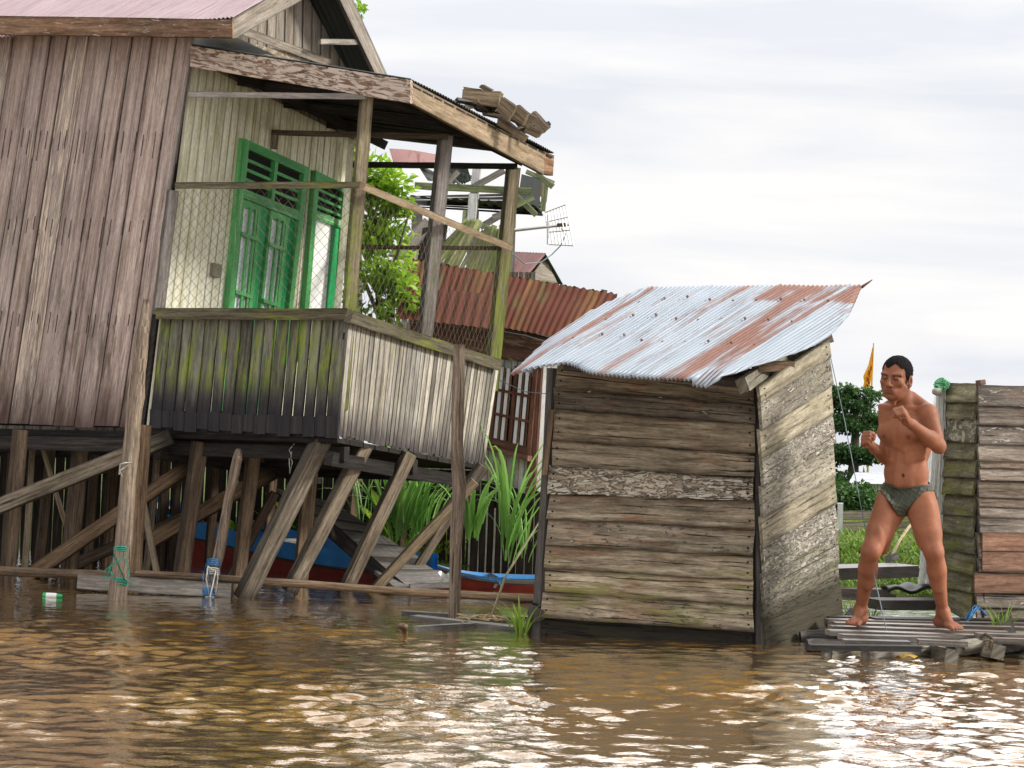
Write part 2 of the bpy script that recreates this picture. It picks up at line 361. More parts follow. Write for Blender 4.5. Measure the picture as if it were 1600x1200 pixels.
M['wallwood'] = wood('far_wall_wood', (.13, .11, .075), (.24, .21, .15), (.33, .3, .23), tint=.4, moss=((.16, .17, .06), [(0, 1), (1, .5)], .5))
M['green'] = wood('green_paint_wood', (.04, .22, .06), (.07, .36, .1), (.14, .46, .16), gs=(1.5, 15), tint=.15, crack=.12, gray=0, stain=.4, bump=.2, fleck=.25, edge=0, rough=.45, spec=.4, patch=((.26, .48, .24), .66, (2, 24)))
M['green_dark'] = wood('deep_green_paint_wood', (.01, .2, .06), (.015, .28, .09), (.03, .34, .11), gs=(1.5, 15), tint=.1, crack=.08, gray=0, stain=.3, bump=.15, fleck=.2, edge=0, rough=.5)
M['greenroof'] = flat('dark_green_gap', (.02, .03, .02))
M['tin_pink'] = tin('pink_roof_tin', (.33, .235, .25), (.42, .32, .335), (.22, .1, .08), .64, .6, .1, streak=.9)
M['tin_shed'] = tin('galvanised_shed_tin', (.24, .29, .35), (.36, .4, .44), (.25, .12, .085), .5, .5, .2, rsc=(1.1, 9))
M['tin_rust'] = tin('rusty_tin', (.085, .022, .012), (.15, .04, .018), (.2, .1, .035), .6, .85, 0, rsc=(.6, 12), moss=((.1, .095, .03), .55))
M['tin_dark'] = tin('dark_tin_underside', (.05, .06, .055), (.08, .085, .08), (.07, .04, .03), .58, .8, .1)
M['tin_red'] = tin('dull_red_tin', (.26, .12, .11), (.34, .18, .16), (.2, .09, .06), .56, .6, .1)
M['flash'] = tin('pale_flashing_tin', (.58, .66, .7), (.68, .74, .76), (.4, .36, .3), .68, .4, .3)
M['wire'] = flat('wire', (.2, .16, .12), .6, .3, metal=.3)
M['wire_rust'] = flat('rusty_wire', (.2, .155, .115), .7, .3)
M['pane'] = flat('curtained_pane', (.88, .88, .95), .25, .05, 3, spec=.5)
M['pane_white'] = flat('white_board', (.78, .78, .76), .4, .06, 3)
M['black'] = flat('black_gap', (.012, .012, .012), .9)
M['blue_boat'] = flat('blue_boat_paint', (.03, .24, .6), .45, .25, 6, spec=.5)
M['red_boat'] = flat('red_boat_paint', (.24, .035, .025), .5, .4, 5)
M['rope_green'] = flat('green_rope', (.03, .3, .2), .8, .5, 60)
M['rope_blue'] = flat('blue_rope', (.06, .2, .42), .8, .5, 60)
M['rope_pale'] = flat('pale_rope', (.4, .4, .33), .85, .4, 60)
M['rope_brown'] = flat('brown_rope', (.1, .075, .05), .9, .4, 60)
M['net'] = flat('white_net', (.9, .91, .88), .8, .08, 30, transl=.35)
M['netg'] = flat('green_net', (.2, .55, .3), .8, .3, 40, transl=.2)
M['netcord'] = flat('grey_net_cord', (.5, .5, .46), .8, .3, 40)
M['line'] = flat('blue_grey_line', (.13, .17, .2), .5, .2)
M['plastic'] = flat('white_plastic', (.8, .8, .78), .35, .05)
M['plastic_green'] = flat('green_plastic', (.02, .35, .12), .35, .1)
M['metal'] = flat('antenna_metal', (.55, .55, .55), .4, .2, metal=.7)
M['flag'] = flat('yellow_flag_cloth', (.82, .42, .02), .8, .25, 25, transl=.3)
M['flagred'] = flat('flag_dark_mark', (.3, .06, .02), .8, .2, 25)
M['rubber'] = flat('black_rubber', (.015, .014, .015), .5, .3)
M['box'] = flat('grey_meter_box', (.22, .2, .15), .7, .3, 30)
M['leaf_bush'] = leafmat('bush_leaf', (.09, .2, .015), (.42, .66, .05), .45, .4, (.8, .25, .03))
M['leaf_tree'] = leafmat('tree_leaf', (.022, .058, .02), (.09, .19, .05), .25)
M['leaf_dark'] = leafmat('dark_leaf', (.015, .05, .012), (.06, .14, .025), .25)
M['reed'] = leafmat('reed_leaf', (.06, .2, .025), (.28, .52, .12), .35, .4)
M['grass'] = leafmat('grass_leaf', (.07, .15, .02), (.26, .4, .06), .3, .5)
M['dryleaf'] = flat('dry_yellow_leaf', (.5, .3, .06), .7, .3, 40)
M['bark'] = wood('tree_bark', (.05, .04, .03), (.1, .085, .065), (.17, .15, .12), gs=(8, 20), edge=0, tint=.2)
M['bamboo'] = wood('bamboo_cane', (.35, .25, .11), (.5, .38, .18), (.6, .48, .26), gs=(3, 12), edge=0, tint=.2, crack=.1)
M['stem'] = flat('dry_stem', (.3, .27, .15), .8, .3, 20)
M['gravel'] = flat('grey_roof_sheet', (.42, .44, .47), .6, .2, 4)
def soilmat():
    t = NT('bank_soil'); p = t.pos(); n = t.noise(p, 3, 7, .65); n2 = t.noise(p, .5, 4, .5)
    c = t.mix(t.ramp(n, [(.35, 0.0), (.6, 1.0)]), (.05, .035, .02), (.1, .12, .03)); c = t.mix(t.ramp(n2, [(.4, 0.0), (.6, 1.0)]), c, (.07, .12, .025))
    return t.fin(c, .95, n, .6, .05, .1)
M['soil'] = soilmat()
def mudmat():
    t = NT('wet_mud'); p = t.pos(); n = t.noise(p, 9, 8, .65)
    c = t.ramp(n, [(.3, (.07, .065, .045)), (.55, (.17, .16, .12)), (.75, (.27, .26, .2))])
    return t.fin(c, .55, n, .8, .03, .4)
M['mud'] = mudmat()
def watermat():
    t = NT('brown_river_water'); p = t.pos()
    n2 = t.noise(t.map(p, (.45, .9, 1)), 1, 4, .55)
    c = t.ramp(n2, [(.3, (.15, .078, .018)), (.7, (.24, .135, .035))])
    b1 = t.noise(t.map(p, (12, 24, 1)), 1, 3, .55); b2 = t.noise(t.map(p, (40, 80, 1)), 1, 2, .5)
    hgt = t.math('ADD', b1, t.math('MULTIPLY', b2, .2))
    b = t.n('ShaderNodeBump'); b.inputs['Strength'].default_value = .2; b.inputs['Distance'].default_value = .02; t.l(hgt, b.inputs['Height'])
    lw = t.n('ShaderNodeLayerWeight'); lw.inputs['Blend'].default_value = .5; t.l(b.outputs[0], lw.inputs['Normal'])
    f = t.ramp(lw.outputs['Facing'], [(.45, .05), (.62, .2), (.75, .52), (.86, .97)])
    d = t.n('ShaderNodeBsdfDiffuse'); t.l(c, d.inputs[0]); t.l(b.outputs[0], d.inputs['Normal'])
    g = t.n('ShaderNodeBsdfGlossy'); g.inputs['Roughness'].default_value = .03; g.inputs[0].default_value = (1, .985, .96, 1); t.l(b.outputs[0], g.inputs['Normal'])
    m = t.n('ShaderNodeMixShader'); t.l(f, m.inputs[0]); t.l(d.outputs[0], m.inputs[1]); t.l(g.outputs[0], m.inputs[2]); t.l(m.outputs[0], t.out.inputs[0])
    return t.m
M['water'] = watermat()

def sheernet():
    t = NT('sheer_net'); p = t.pos(); n = t.noise(t.map(p, (60, 60, 25)), 1, 4, .6)
    d = t.n('ShaderNodeBsdfTranslucent'); d.inputs[0].default_value = (.9, .92, .88, 1); e = t.n('ShaderNodeBsdfDiffuse'); e.inputs[0].default_value = (.9, .92, .88, 1)
    a = t.n('ShaderNodeMixShader'); a.inputs[0].default_value = .2; t.l(d.outputs[0], a.inputs[1]); t.l(e.outputs[0], a.inputs[2])
    tr = t.n('ShaderNodeBsdfTransparent'); m = t.n('ShaderNodeMixShader'); t.l(t.ramp(n, [(.35, .4), (.65, .92)]), m.inputs[0]); t.l(tr.outputs[0], m.inputs[1]); t.l(a.outputs[0], m.inputs[2]); t.l(m.outputs[0], t.out.inputs[0])
    return t.m
M['sheer'] = sheernet()
# ---------------------------------------------------------------- world, sun, camera
SUN_EL, SUN_AZ = math.radians(27), math.radians(97)      # azimuth measured from +Y towards +X
sc = bpy.context.scene
w = bpy.data.worlds.new('World'); sc.world = w; w.use_nodes = True
nt = w.node_tree; bg = nt.nodes['Background']
sky = nt.nodes.new('ShaderNodeTexSky'); sky.sky_type = 'NISHITA'; sky.sun_disc = False
sky.sun_elevation = SUN_EL; sky.sun_rotation = SUN_AZ; sky.air_density = 1.0; sky.dust_density = 2.0
tc = nt.nodes.new('ShaderNodeTexCoord'); mp = nt.nodes.new('ShaderNodeMapping'); mp.inputs['Scale'].default_value = (2.2, 2.2, 13)
mp.inputs['Rotation'].default_value = (math.radians(-2), math.radians(3), math.radians(20))
nz = nt.nodes.new('ShaderNodeTexNoise'); nz.inputs['Scale'].default_value = 1.6; nz.inputs['Detail'].default_value = 7; nz.inputs['Roughness'].default_value = .52; nz.inputs['Distortion'].default_value = .35
nz2 = nt.nodes.new('ShaderNodeTexNoise'); nz2.inputs['Scale'].default_value = .7; nz2.inputs['Detail'].default_value = 5; nz2.inputs['Roughness'].default_value = .55
r1 = nt.nodes.new('ShaderNodeValToRGB'); r1.color_ramp.elements[0].position = .41; r1.color_ramp.elements[0].color = (8.25, 8.55, 9.1, 1)
r1.color_ramp.elements[1].position = .6; r1.color_ramp.elements[1].color = (10.1, 9.95, 9.9, 1)
r2 = nt.nodes.new('ShaderNodeValToRGB'); r2.color_ramp.elements[0].position = .30; r2.color_ramp.elements[0].color = (.72,) * 3 + (1,)
r2.color_ramp.elements[1].position = .5; r2.color_ramp.elements[1].color = (1, 1, 1, 1)
mx = nt.nodes.new('ShaderNodeMix'); mx.data_type = 'RGBA'
L = nt.links.new
L(tc.outputs['Generated'], mp.inputs[0]); L(mp.outputs[0], nz.inputs['Vector']); L(mp.outputs[0], nz2.inputs['Vector'])
L(nz.outputs[0], r1.inputs[0]); L(nz2.outputs[0], r2.inputs[0])
L(r2.outputs[0], mx.inputs[0]); L(sky.outputs[0], mx.inputs[6]); L(r1.outputs[0], mx.inputs[7])
sx = nt.nodes.new('ShaderNodeSeparateXYZ'); L(tc.outputs['Generated'], sx.inputs[0])
rg = nt.nodes.new('ShaderNodeValToRGB'); L(sx.outputs[2], rg.inputs[0])          # overcast sky: brighter towards the zenith
rg.color_ramp.elements[0].position = .17; rg.color_ramp.elements[0].color = (1, 1, 1, 1); rg.color_ramp.elements[1].position = .5; rg.color_ramp.elements[1].color = (1.4, 1.38, 1.36, 1)
mg = nt.nodes.new('ShaderNodeMix'); mg.data_type = 'RGBA'; mg.blend_type = 'MULTIPLY'; mg.inputs[0].default_value = 1; mg.clamp_result = False
L(mx.outputs[2], mg.inputs[6]); L(rg.outputs[0], mg.inputs[7])
dt = nt.nodes.new('ShaderNodeVectorMath'); dt.operation = 'DOT_PRODUCT'; L(tc.outputs['Generated'], dt.inputs[0]); dt.inputs[1].default_value = Vector((.2, .73, .68)).normalized()
rb_ = nt.nodes.new('ShaderNodeValToRGB'); L(dt.outputs['Value'], rb_.inputs[0])   # bright sky patch added above the view to give the water white glints
rb_.color_ramp.elements[0].position = .885; rb_.color_ramp.elements[0].color = (1, 1, 1, 1); rb_.color_ramp.elements[1].position = .965; rb_.color_ramp.elements[1].color = (3.4, 3.35, 3.3, 1)
mb2 = nt.nodes.new('ShaderNodeMix'); mb2.data_type = 'RGBA'; mb2.blend_type = 'MULTIPLY'; mb2.inputs[0].default_value = 1; mb2.clamp_result = False
L(mg.outputs[2], mb2.inputs[6]); L(rb_.outputs[0], mb2.inputs[7])
L(mb2.outputs[2], bg.inputs[0]); bg.inputs[1].default_value = .1
sl = bpy.data.lights.new('sun', 'SUN'); sl.energy = 3.9; sl.angle = math.radians(11); sl.color = (1, .95, .87)
so = bpy.data.objects.new('sun', sl); COL.objects.link(so)
sd = Vector((math.sin(SUN_AZ) * math.cos(SUN_EL), math.cos(SUN_AZ) * math.cos(SUN_EL), math.sin(SUN_EL)))
so.rotation_euler = sd.to_track_quat('Z', 'Y').to_euler(); so.location = (6, 2, 9)
cd = bpy.data.cameras.new('camera'); cd.sensor_fit = 'HORIZONTAL'; cd.sensor_width = 36; cd.lens = 36 * FPX / 1600; cd.clip_end = 5000; cd.clip_start = .05
co = bpy.data.objects.new('camera', cd); COL.objects.link(co)
m = Matrix((RGT, UPV, -FWD)).transposed().to_4x4(); m.translation = CAM; co.matrix_world = m
sc.camera = co
sc.view_settings.view_transform = 'Standard'; sc.view_settings.look = 'None'; sc.view_settings.exposure = 0; sc.view_settings.gamma = 1
sc.cycles.max_bounces = 6; sc.cycles.use_denoising = True
# ---------------------------------------------------------------- river and bank
def axis(lo, hi, st, far0, far1, k=1.35):
    a = list(np.arange(lo, hi + st / 2, st)); d = st
    x = a[-1]
    while x < far1: d *= k; x += d; a.append(x)
    d = st; x = a[0]; pre = []
    while x > far0: d *= k; x -= d; pre.append(x)
    return np.array(pre[::-1] + a)
def water():
    xs = axis(-3.6, 3.6, .0165, -900, 900); ys = axis(5.6, 14.2, .0165, -900, 25, 1.35)
    X, Y = np.meshgrid(xs, ys, indexing='ij')
    rs = np.random.RandomState(4); H = np.zeros_like(X)
    for i in range(130):
        lam = .07 * (.3 / .07) ** rs.rand(); ang = math.radians(90 + rs.normal(0, 38)); k = 2 * math.pi / lam
        a = .0036 * lam ** .93
        H += a * np.sin(k * (X * math.cos(ang) + Y * math.sin(ang)) + rs.rand() * 6.28 + .6 * np.sin(X * 1.3 + i) + .5 * np.sin(Y * 1.1 + 2 * i))
    amp = .62 + .38 * np.sin(X * 1.9 + 1.2 * np.sin(Y * 1.3)) * np.sin(Y * 2.3 + X * .7)
    calm = 1 / (1 + np.exp((Y - 10.3) * 1.3)); amp = amp * (.28 + .95 * calm)
    fade = np.exp(-np.maximum(0, np.maximum(np.abs(X) - 3.8, np.maximum(Y - 14.4, 5.2 - Y))) * 2)
    H = H * amp * fade
    nx, ny = X.shape
    v = np.stack([X, Y, H], -1).reshape(-1, 3)
    i, j = np.meshgrid(np.arange(nx - 1), np.arange(ny - 1), indexing='ij'); a = (i * ny + j).ravel()
    f = np.stack([a, a + ny, a + ny + 1, a + 1], -1)
    me = bpy.data.meshes.new('river_water'); me.vertices.add(len(v)); me.vertices.foreach_set('co', v.ravel())
    me.loops.add(f.size); me.loops.foreach_set('vertex_index', f.ravel()); me.polygons.add(len(f))
    me.polygons.foreach_set('loop_start', np.arange(0, f.size, 4)); me.polygons.foreach_set('loop_total', np.full(len(f), 4)); me.update(); me.validate()
    me.polygons.foreach_set('use_smooth', [True] * len(f)); me.materials.append(M['water'])
    o = bpy.data.objects.new('river_water', me); COL.objects.link(o)
    tag(o, 'brown river water with small ripples reflecting the pale sky', 'water', kind='structure')
water()
def bankz(x, y):
    b = max(0, min(1, (x - .5) / 1.0)); s = max(0, min(1, (y - (14.9 - 1.7 * b) - .3 * math.sin(x * 1.1)) / 2.2))
    return -.12 + .42 * s * s * (3 - 2 * s) + .03 * mnoise.noise(Vector((x * 1.5, y * 1.5, 0))) * (y < 60) - max(0, y - 20) * .0235
def bank():
    xs = axis(-7, 7, .25, -900, 900, 1.4); ys = axis(12.6, 26, .25, 12.5, 2500, 1.3); mb = MB(); ny = len(ys)
    for x in xs:
        for y in ys: mb.v.append(Vector((x, y, bankz(x, y))))
    for i in range(len(xs) - 1):
        for j in range(ny - 1):
            mb.face((i * ny + j, (i + 1) * ny + j, (i + 1) * ny + j + 1, i * ny + j + 1), [(0, 0)] * 4, [(.5, .5, .5)] * 4)
    o = mb.build('river_bank', M['soil'], None, True); tag(o, 'low muddy river bank overgrown with weeds behind the houses', 'ground', kind='structure')
bank()
# ---------------------------------------------------------------- the stilt house with its porch
PC = U(528, 680, 13.6)
uh = Vector((.88, -.47, 0)).normalized(); vh = Vector((.47, .88, -.05)).normalized(); LN = Vector((.07, 0, 1)).normalized()
FRONT = plane(PC, uh, LN); SIDE = plane(PC, vh, LN)
WC = on(232, 668, FRONT); WALL = plane(WC, vh, LN); BACKP = plane(on(757, 725, SIDE), uh, LN)
BROWN = shift(FRONT, -.02)
house = thing('stilt_house', 'mauve-brown plank house on stilts with railed porch and green louvred door', 'house', (WC.x - .5, WC.y + .6, 0))
def Q(pl, *p): return [on(a, b, pl) for a, b in p]
# brown front wall: three overlapping courses of vertical planks
bq = Q(BROWN, (-300, 40), (304, 50), (213, 668), (-405, 656))
mb = MB()
for (t0, t1, pr) in ((0, 1, 0),):
    q = [bil(bq, 0, t0), bil(bq, 1, t0), bil(bq, 1, t1), bil(bq, 0, t1)]
    o = BROWN[1] * (pr if BROWN[1].y < 0 else -pr); q = [p + o for p in q]
    panel(mb, q, 22, backvec(BROWN, .02), True, .012, 8, .0025, .006, .012, .2,
          g=lambda t, k, a=t0, b=t1: 1 - (b + (a - b) * t), tintf=lambda i, n: min(1, max(0, .25 + .5 * RND() + (.45 if i > n - 4 else 0))))
mb.build('front_wall', M['brown'], house)
mb = MB()
for (y0, y1) in ((.255, .31), (.475, .52), (.715, .75)):
    for k in range(44):
        s = (k + .35 + .3 * (k % 2) + ru(-.08, .08)) / 44; a, b = bil(bq, s, y0 + ru(-.006, .006)), bil(bq, s, y1 + ru(-.015, .03)); o = backvec(BROWN, -.0035); e = (bq[1] - bq[0]).normalized() * .0035
        mb.board(b + o, a + o, a + o + e, b + o + e, backvec(BROWN, .003), 1)
o_ = mb.build('saw_slit', M['dark'], house); o_['kind'] = 'stuff'
mb = MB(); q2 = [p + backvec(BROWN, .05) for p in bq]; mb.board(q2[3], q2[2], q2[1], q2[0], backvec(BROWN, .03)); mb.build('wall_backing', M['dark'], house)
# cream porch wall (recedes), with bare gable boards above
TOPL = ((297, 76), (330, 92), (533, 196), (575, 214))
wq = [on(303, 80, WALL), on(556, 205, WALL), on(516, 690, WALL), on(232, 668, WALL)]
mb = MB(); panel(mb, wq, 25, backvec(WALL, .02), True, .005, 8, .001, .002, 0, .12); mb.build('porch_wall', M['cream'], house)
mb = MB(); q2 = [p + backvec(WALL, .04) for p in wq]; mb.board(q2[3], q2[2], q2[1], q2[0], backvec(WALL, .03)); mb.build('wall_backing', M['dark'], house)
# corner batten between the two walls
mb = MB(); mb.beam(on(301, 62, shift(FRONT, .01)), on(262, 300, shift(FRONT, .01)), .018, .03, 0, 5, .002); mb.build('corner_batten', M['grey_post'], house)
# gable boards
gq = [on(330, -75, WALL), on(560, -75, WALL), on(575, 214, WALL), on(300, 76, WALL)]
mb = MB(); n = 17
ax0, ay0 = 300, 70
rl = lambda x: 52 - (x - 364) * .60 if x < 490 else -25 + (x - 478) * 2.0    # underside of the rakes
rl2 = lambda x: max(52 - (x - 364) * .60, (x - 477) * 1.87)
for i in range(n):
    x0 = 318 + i * 14; x1 = x0 + 14
    yb = lambda x: 92 + (x - 330) * .5 + 14
    a, d = on(x0 - 3, yb(x0), WALL), on(x1 - 3, yb(x1), WALL); b, c = on(x0 + 1, min(rl2(x0) - 8, yb(x0) - 2), WALL), on(x1 + 1, min(rl2(x1) - 8, yb(x1) - 2), WALL)
    o = backvec(WALL, -.004 - .003 * (i % 2))
    e = (d - a) * .03
    mb.board(a + e + o, b + e + o, c - e + o, d - e + o, backvec(WALL, .02), 4, .001)
mb.build('gable_wall', M['gable'], house)
# main roof
FO = shift(FRONT, .22); WO = shift(WALL, .30); E0 = on(364, 27, FO); AP = on(522, -64, WO)
E2 = on(612, 132, WO); lenR = 4.2
rq = [AP - uh * lenR, AP, E0, E0 - uh * lenR]
fn, nu, nv = corr(rq, .034, .006, 5, .004, 3)
mb = MB(); mb.sheet(fn, nu, 5, 4.2, 1.6, lambda a, b: (.35 + .15 * math.sin(int(a * 9) * 2.4), .5, .5)); mb.build('roof', M['tin_pink'], house, True)
E0b = E0 + Vector((0, 0, .0))
rq2 = [AP + Z * .004, AP - uh * lenR + Z * .004, E2 - uh * lenR, E2]
fn, nu, nv = corr(rq2, .05, .007, 5, .004, 5)
mb = MB(); mb.sheet(fn, nu, 5, 4.2, 1.6); rfo = mb.build('roof', M['tin_dark'], house, True)
# rake and eave boards
mb = MB(); q = [on(-300, 20, FO), on(363, 30, FO), on(363, 59, FO), on(-300, 50, FO)]
mb.board(q[3], q[2], q[1], q[0], backvec(FO, .02), 14, .004, tint=.2); mb.build('eave_fascia', M['fascia'], house)
mb = MB(); q = [on(363, 29, WO), on(524, -66, WO), on(520, -28, WO), on(361, 64, WO)]
mb.board(q[3], q[2], q[1], q[0], backvec(WO, .03), 6, .002, tint=.6); mb.build('rake_fascia', M['gable'], house)
mb = MB(); q = [on(522, -66, WO), on(612, 132, WO), on(594, 132, WO), on(500, -66, WO)]
mb.board(q[0], q[1], q[2], q[3], backvec(WO, .03), 6, .002, tint=.5); mb.build('rake_fascia', M['gable'], house)
mb = MB(); mb.beam(on(368, 66, WO) + backvec(WO, .05), on(470, 95, WALL) + backvec(WALL, -.06), .055, .03); mb.build('gable_beam', M['fascia_tan'], house)
mb = MB(); mb.beam(on(386, 47, WO) + backvec(WO, .05), on(503, 97, WALL) + backvec(WALL, -.05), .06, .05); mb.build('gable_beam', M['gable'], house)
mb = MB(); mb.beam(on(506, 65, WO) + backvec(WO, .04), on(585, 66, WO) + backvec(WO, .04), .04, .03); mb.build('gable_beam', M['gable'], house)
mb = MB(); q = [on(304, 57, FRONT), U(372, 60, 14.1), U(432, 88, 14.6), on(300, 71, FRONT)]
mb.sheet(lambda s, t: bil(q, s, t) + Vector((0, .02 * math.sin(s * 5), 0)), 10, 4); mb.build('roof_flashing', M['flash'], house, True)
# porch roof
A = on(297, 72, shift(FRONT, .06)); B = U(640, 126, 13.5); C = U(866, 242, 15.5); D = on(566, 205, WALL) + vh * .1
mb = MB(); pq = [D, A, B, C]
fn, nu, nv = corr([A + Z * .012, D + Z * .012, C + Z * .012, B + Z * .012], .04, .007, 6, .006, 9)
mb.sheet(fn, nu, 6, 2, 1.7, lambda a, b: (.7, .5, .5)); pr = mb.build('porch_roof', M['tin_dark'], house, True)
# under side boards + rafters of the porch roof
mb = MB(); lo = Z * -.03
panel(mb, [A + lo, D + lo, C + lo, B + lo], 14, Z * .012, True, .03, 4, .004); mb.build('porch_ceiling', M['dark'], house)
FP = plane(A, (B - A), LN)
mb = MB(); mb.board(on(297, 104, FP), on(641, 161, FP), on(641, 125, FP), on(297, 71, FP), backvec(FP, .03), 16, .004, tint=.5, b2=.8)
mb.build('porch_fascia', M['fascia'], house)
SP = plane(B, (C - B), LN)
mb = MB(); mb.board(on(641, 160, SP), on(850, 273, SP), on(850, 238, SP), on(641, 127, SP), backvec(SP, .03), 12, .002, tint=.6, b2=.3); mb.build('porch_fascia', M['fascia_tan'], house)
mb = MB(); mb.board(on(849, 271, shift(SP, -.01)), on(864, 275, shift(SP, -.01)), on(866, 243, shift(SP, -.01)), on(849, 236, shift(SP, -.01)), backvec(SP, .05), 2, .003); mb.build('fascia_end', M['fascia'], house)
for t in (.25, .5, .75):
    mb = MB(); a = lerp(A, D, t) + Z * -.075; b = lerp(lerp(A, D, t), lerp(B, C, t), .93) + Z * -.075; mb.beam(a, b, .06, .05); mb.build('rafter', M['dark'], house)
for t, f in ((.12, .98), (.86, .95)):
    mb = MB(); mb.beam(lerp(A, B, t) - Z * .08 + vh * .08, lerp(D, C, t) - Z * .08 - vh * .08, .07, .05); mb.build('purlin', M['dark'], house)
mb = MB(); mb.beam(on(296, 147, FRONT), on(572, 151, FRONT), .038, .03, 0, 8, .003); mb.build('tie_beam', M['grey_post'], house)
mb = MB(); mb.beam(on(427, 207, WALL), on(697, 214, SIDE), .04, .05, 0, 8, .003); mb.build('tie_beam', M['stilt'], house)
mb = MB(); mb.beam(on(428, 203, WALL) + backvec(WALL, -.03), on(424, 232, WALL) + backvec(WALL, -.03), .03, .05); mb.build('wall_bracket', M['brace'], house)
mb = MB(); mb.beam(on(548, 257, BACKP), on(806, 260, BACKP), .045, .05, 0, 8, .003); mb.build('tie_beam', M['dark'], house)
# posts
def post(pts, pl, w, mat, rot=0, t=None, gl=(0, 1)):
    mb = MB()
    for (p0, p1) in zip(pts, pts[1:]):
        mb.beam(on(*p0, pl), on(*p1, pl), w, t or w, rot, 8, .003, g=lambda t: 1 - t if False else .5) if False else None
    a, b = on(*pts[0], pl), on(*pts[-1], pl)
    mb.beam(b, a, w, t or w, rot, 14, .003, g=lambda t, k: t)
    return mb.build('porch_post', mat, house)
post([(573, 152), (533, 640)], shift(FRONT, -.06), .075, M['green_old'], 12)
post([(696, 212), (660, 560)], shift(SIDE, -.07), .085, M['grey_post'], 20)
post([(802, 262), (766, 610)], shift(SIDE, -.07), .085, M['green_old'], 20)
post([(270, 298), (247, 492)], FRONT, .07, M['grey_post'], 10)
post([(549, 226), (520, 560)], shift(BACKP, .03), .05, M['cream'], 0)
# rails
mb = MB(); mb.beam(on(276, 290, shift(FRONT, .05)), on(568, 289, shift(FRONT, .05)), .044, .04, 0, 12, .003); mb.build('top_rail', M['caprail'], house)
mb = MB(); mb.beam(on(566, 291, shift(SIDE, .05)), on(797, 387, shift(SIDE, .05)), .048, .04, 0, 12, .003); mb.build('top_rail', M['fascia_tan'], house)
mb = MB(); mb.beam(on(548, 386, BACKP), on(786, 388, BACKP), .03, .04, 0, 8, .002); mb.build('back_rail', M['stilt'], house)
mb = MB(); mb.beam(on(247, 490, shift(FRONT, .03)), on(546, 491, shift(FRONT, .03)), .075, .05, 0, 14, .003, tint=.3); mb.build('cap_rail', M['caprail'], house)
mb = MB(); mb.beam(on(545, 494, shift(SIDE, .03)), on(779, 570, shift(SIDE, .03)), .08, .05, 0, 14, .003, tint=.9); mb.build('cap_rail', M['caprail'], house)
# half walls
fq = Q(FRONT, (251, 494), (543, 494), (527, 683), (233, 670))
mb = MB(); panel(mb, fq, 16, backvec(FRONT, .016), True, .013, 8, .0025, .004, .006, .15); mb.build('half_wall', M['porch_front'], house)
lo_ = shift(FRONT, .022); q = Q(lo_, (234, 642), (528, 650), (527, 684), (233, 669))
mb = MB(); panel(mb, q, 16, backvec(FRONT, .014), True, .003, 4, .001, 0, .012, .1, g=lambda t, k: .12 * t); mb.build('skirt_board', M['porch_front'], house)
sq = Q(SIDE, (545, 500), (779, 578), (757, 727), (528, 681))
mb = MB(); panel(mb, sq, 36, backvec(SIDE, .016), True, .006, 8, .0015, .004, .01, .25); mb.build('half_wall', M['porch_side'], house)
mb = MB(); q2 = [p + backvec(SIDE, .03) for p in Q(SIDE, (545, 520), (777, 590), (757, 722), (530, 676))]; mb.board(q2[3], q2[2], q2[1], q2[0], backvec(SIDE, .012)); mb.build('wall_backing', M['dark'], house)
mb = MB(); q = Q(shift(FRONT, -.02), (234, 650), (527, 662), (526, 694), (233, 682)); mb.board(q[3], q[2], q[1], q[0], backvec(FRONT, .03)); mb.build('floor_beam', M['dark'], house)
# floors
f0, f1, f2 = on(236, 676, FRONT), on(527, 684, FRONT), on(757, 728, SIDE); f3 = f2 + (f0 - f1)
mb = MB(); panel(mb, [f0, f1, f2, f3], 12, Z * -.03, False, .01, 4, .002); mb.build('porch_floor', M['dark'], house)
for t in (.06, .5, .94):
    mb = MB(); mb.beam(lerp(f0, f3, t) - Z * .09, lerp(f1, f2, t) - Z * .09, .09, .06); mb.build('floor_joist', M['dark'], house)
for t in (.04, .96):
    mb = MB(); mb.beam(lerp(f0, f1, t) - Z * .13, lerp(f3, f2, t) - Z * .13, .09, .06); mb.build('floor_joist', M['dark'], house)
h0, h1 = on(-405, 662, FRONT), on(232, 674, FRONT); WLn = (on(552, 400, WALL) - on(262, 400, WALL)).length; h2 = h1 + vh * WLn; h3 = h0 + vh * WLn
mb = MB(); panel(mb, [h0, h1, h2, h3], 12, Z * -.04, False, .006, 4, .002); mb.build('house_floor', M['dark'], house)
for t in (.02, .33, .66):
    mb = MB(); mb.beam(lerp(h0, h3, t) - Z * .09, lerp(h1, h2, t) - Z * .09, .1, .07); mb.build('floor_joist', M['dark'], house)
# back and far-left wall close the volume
mb = MB(); bw = [h3 + Z * 2.75 , h2 + Z * 2.75, h2, h3]; panel(mb, bw, 20, vh * .02, True, .004, 2, .001); mb.build('back_wall', M['gable'], house)
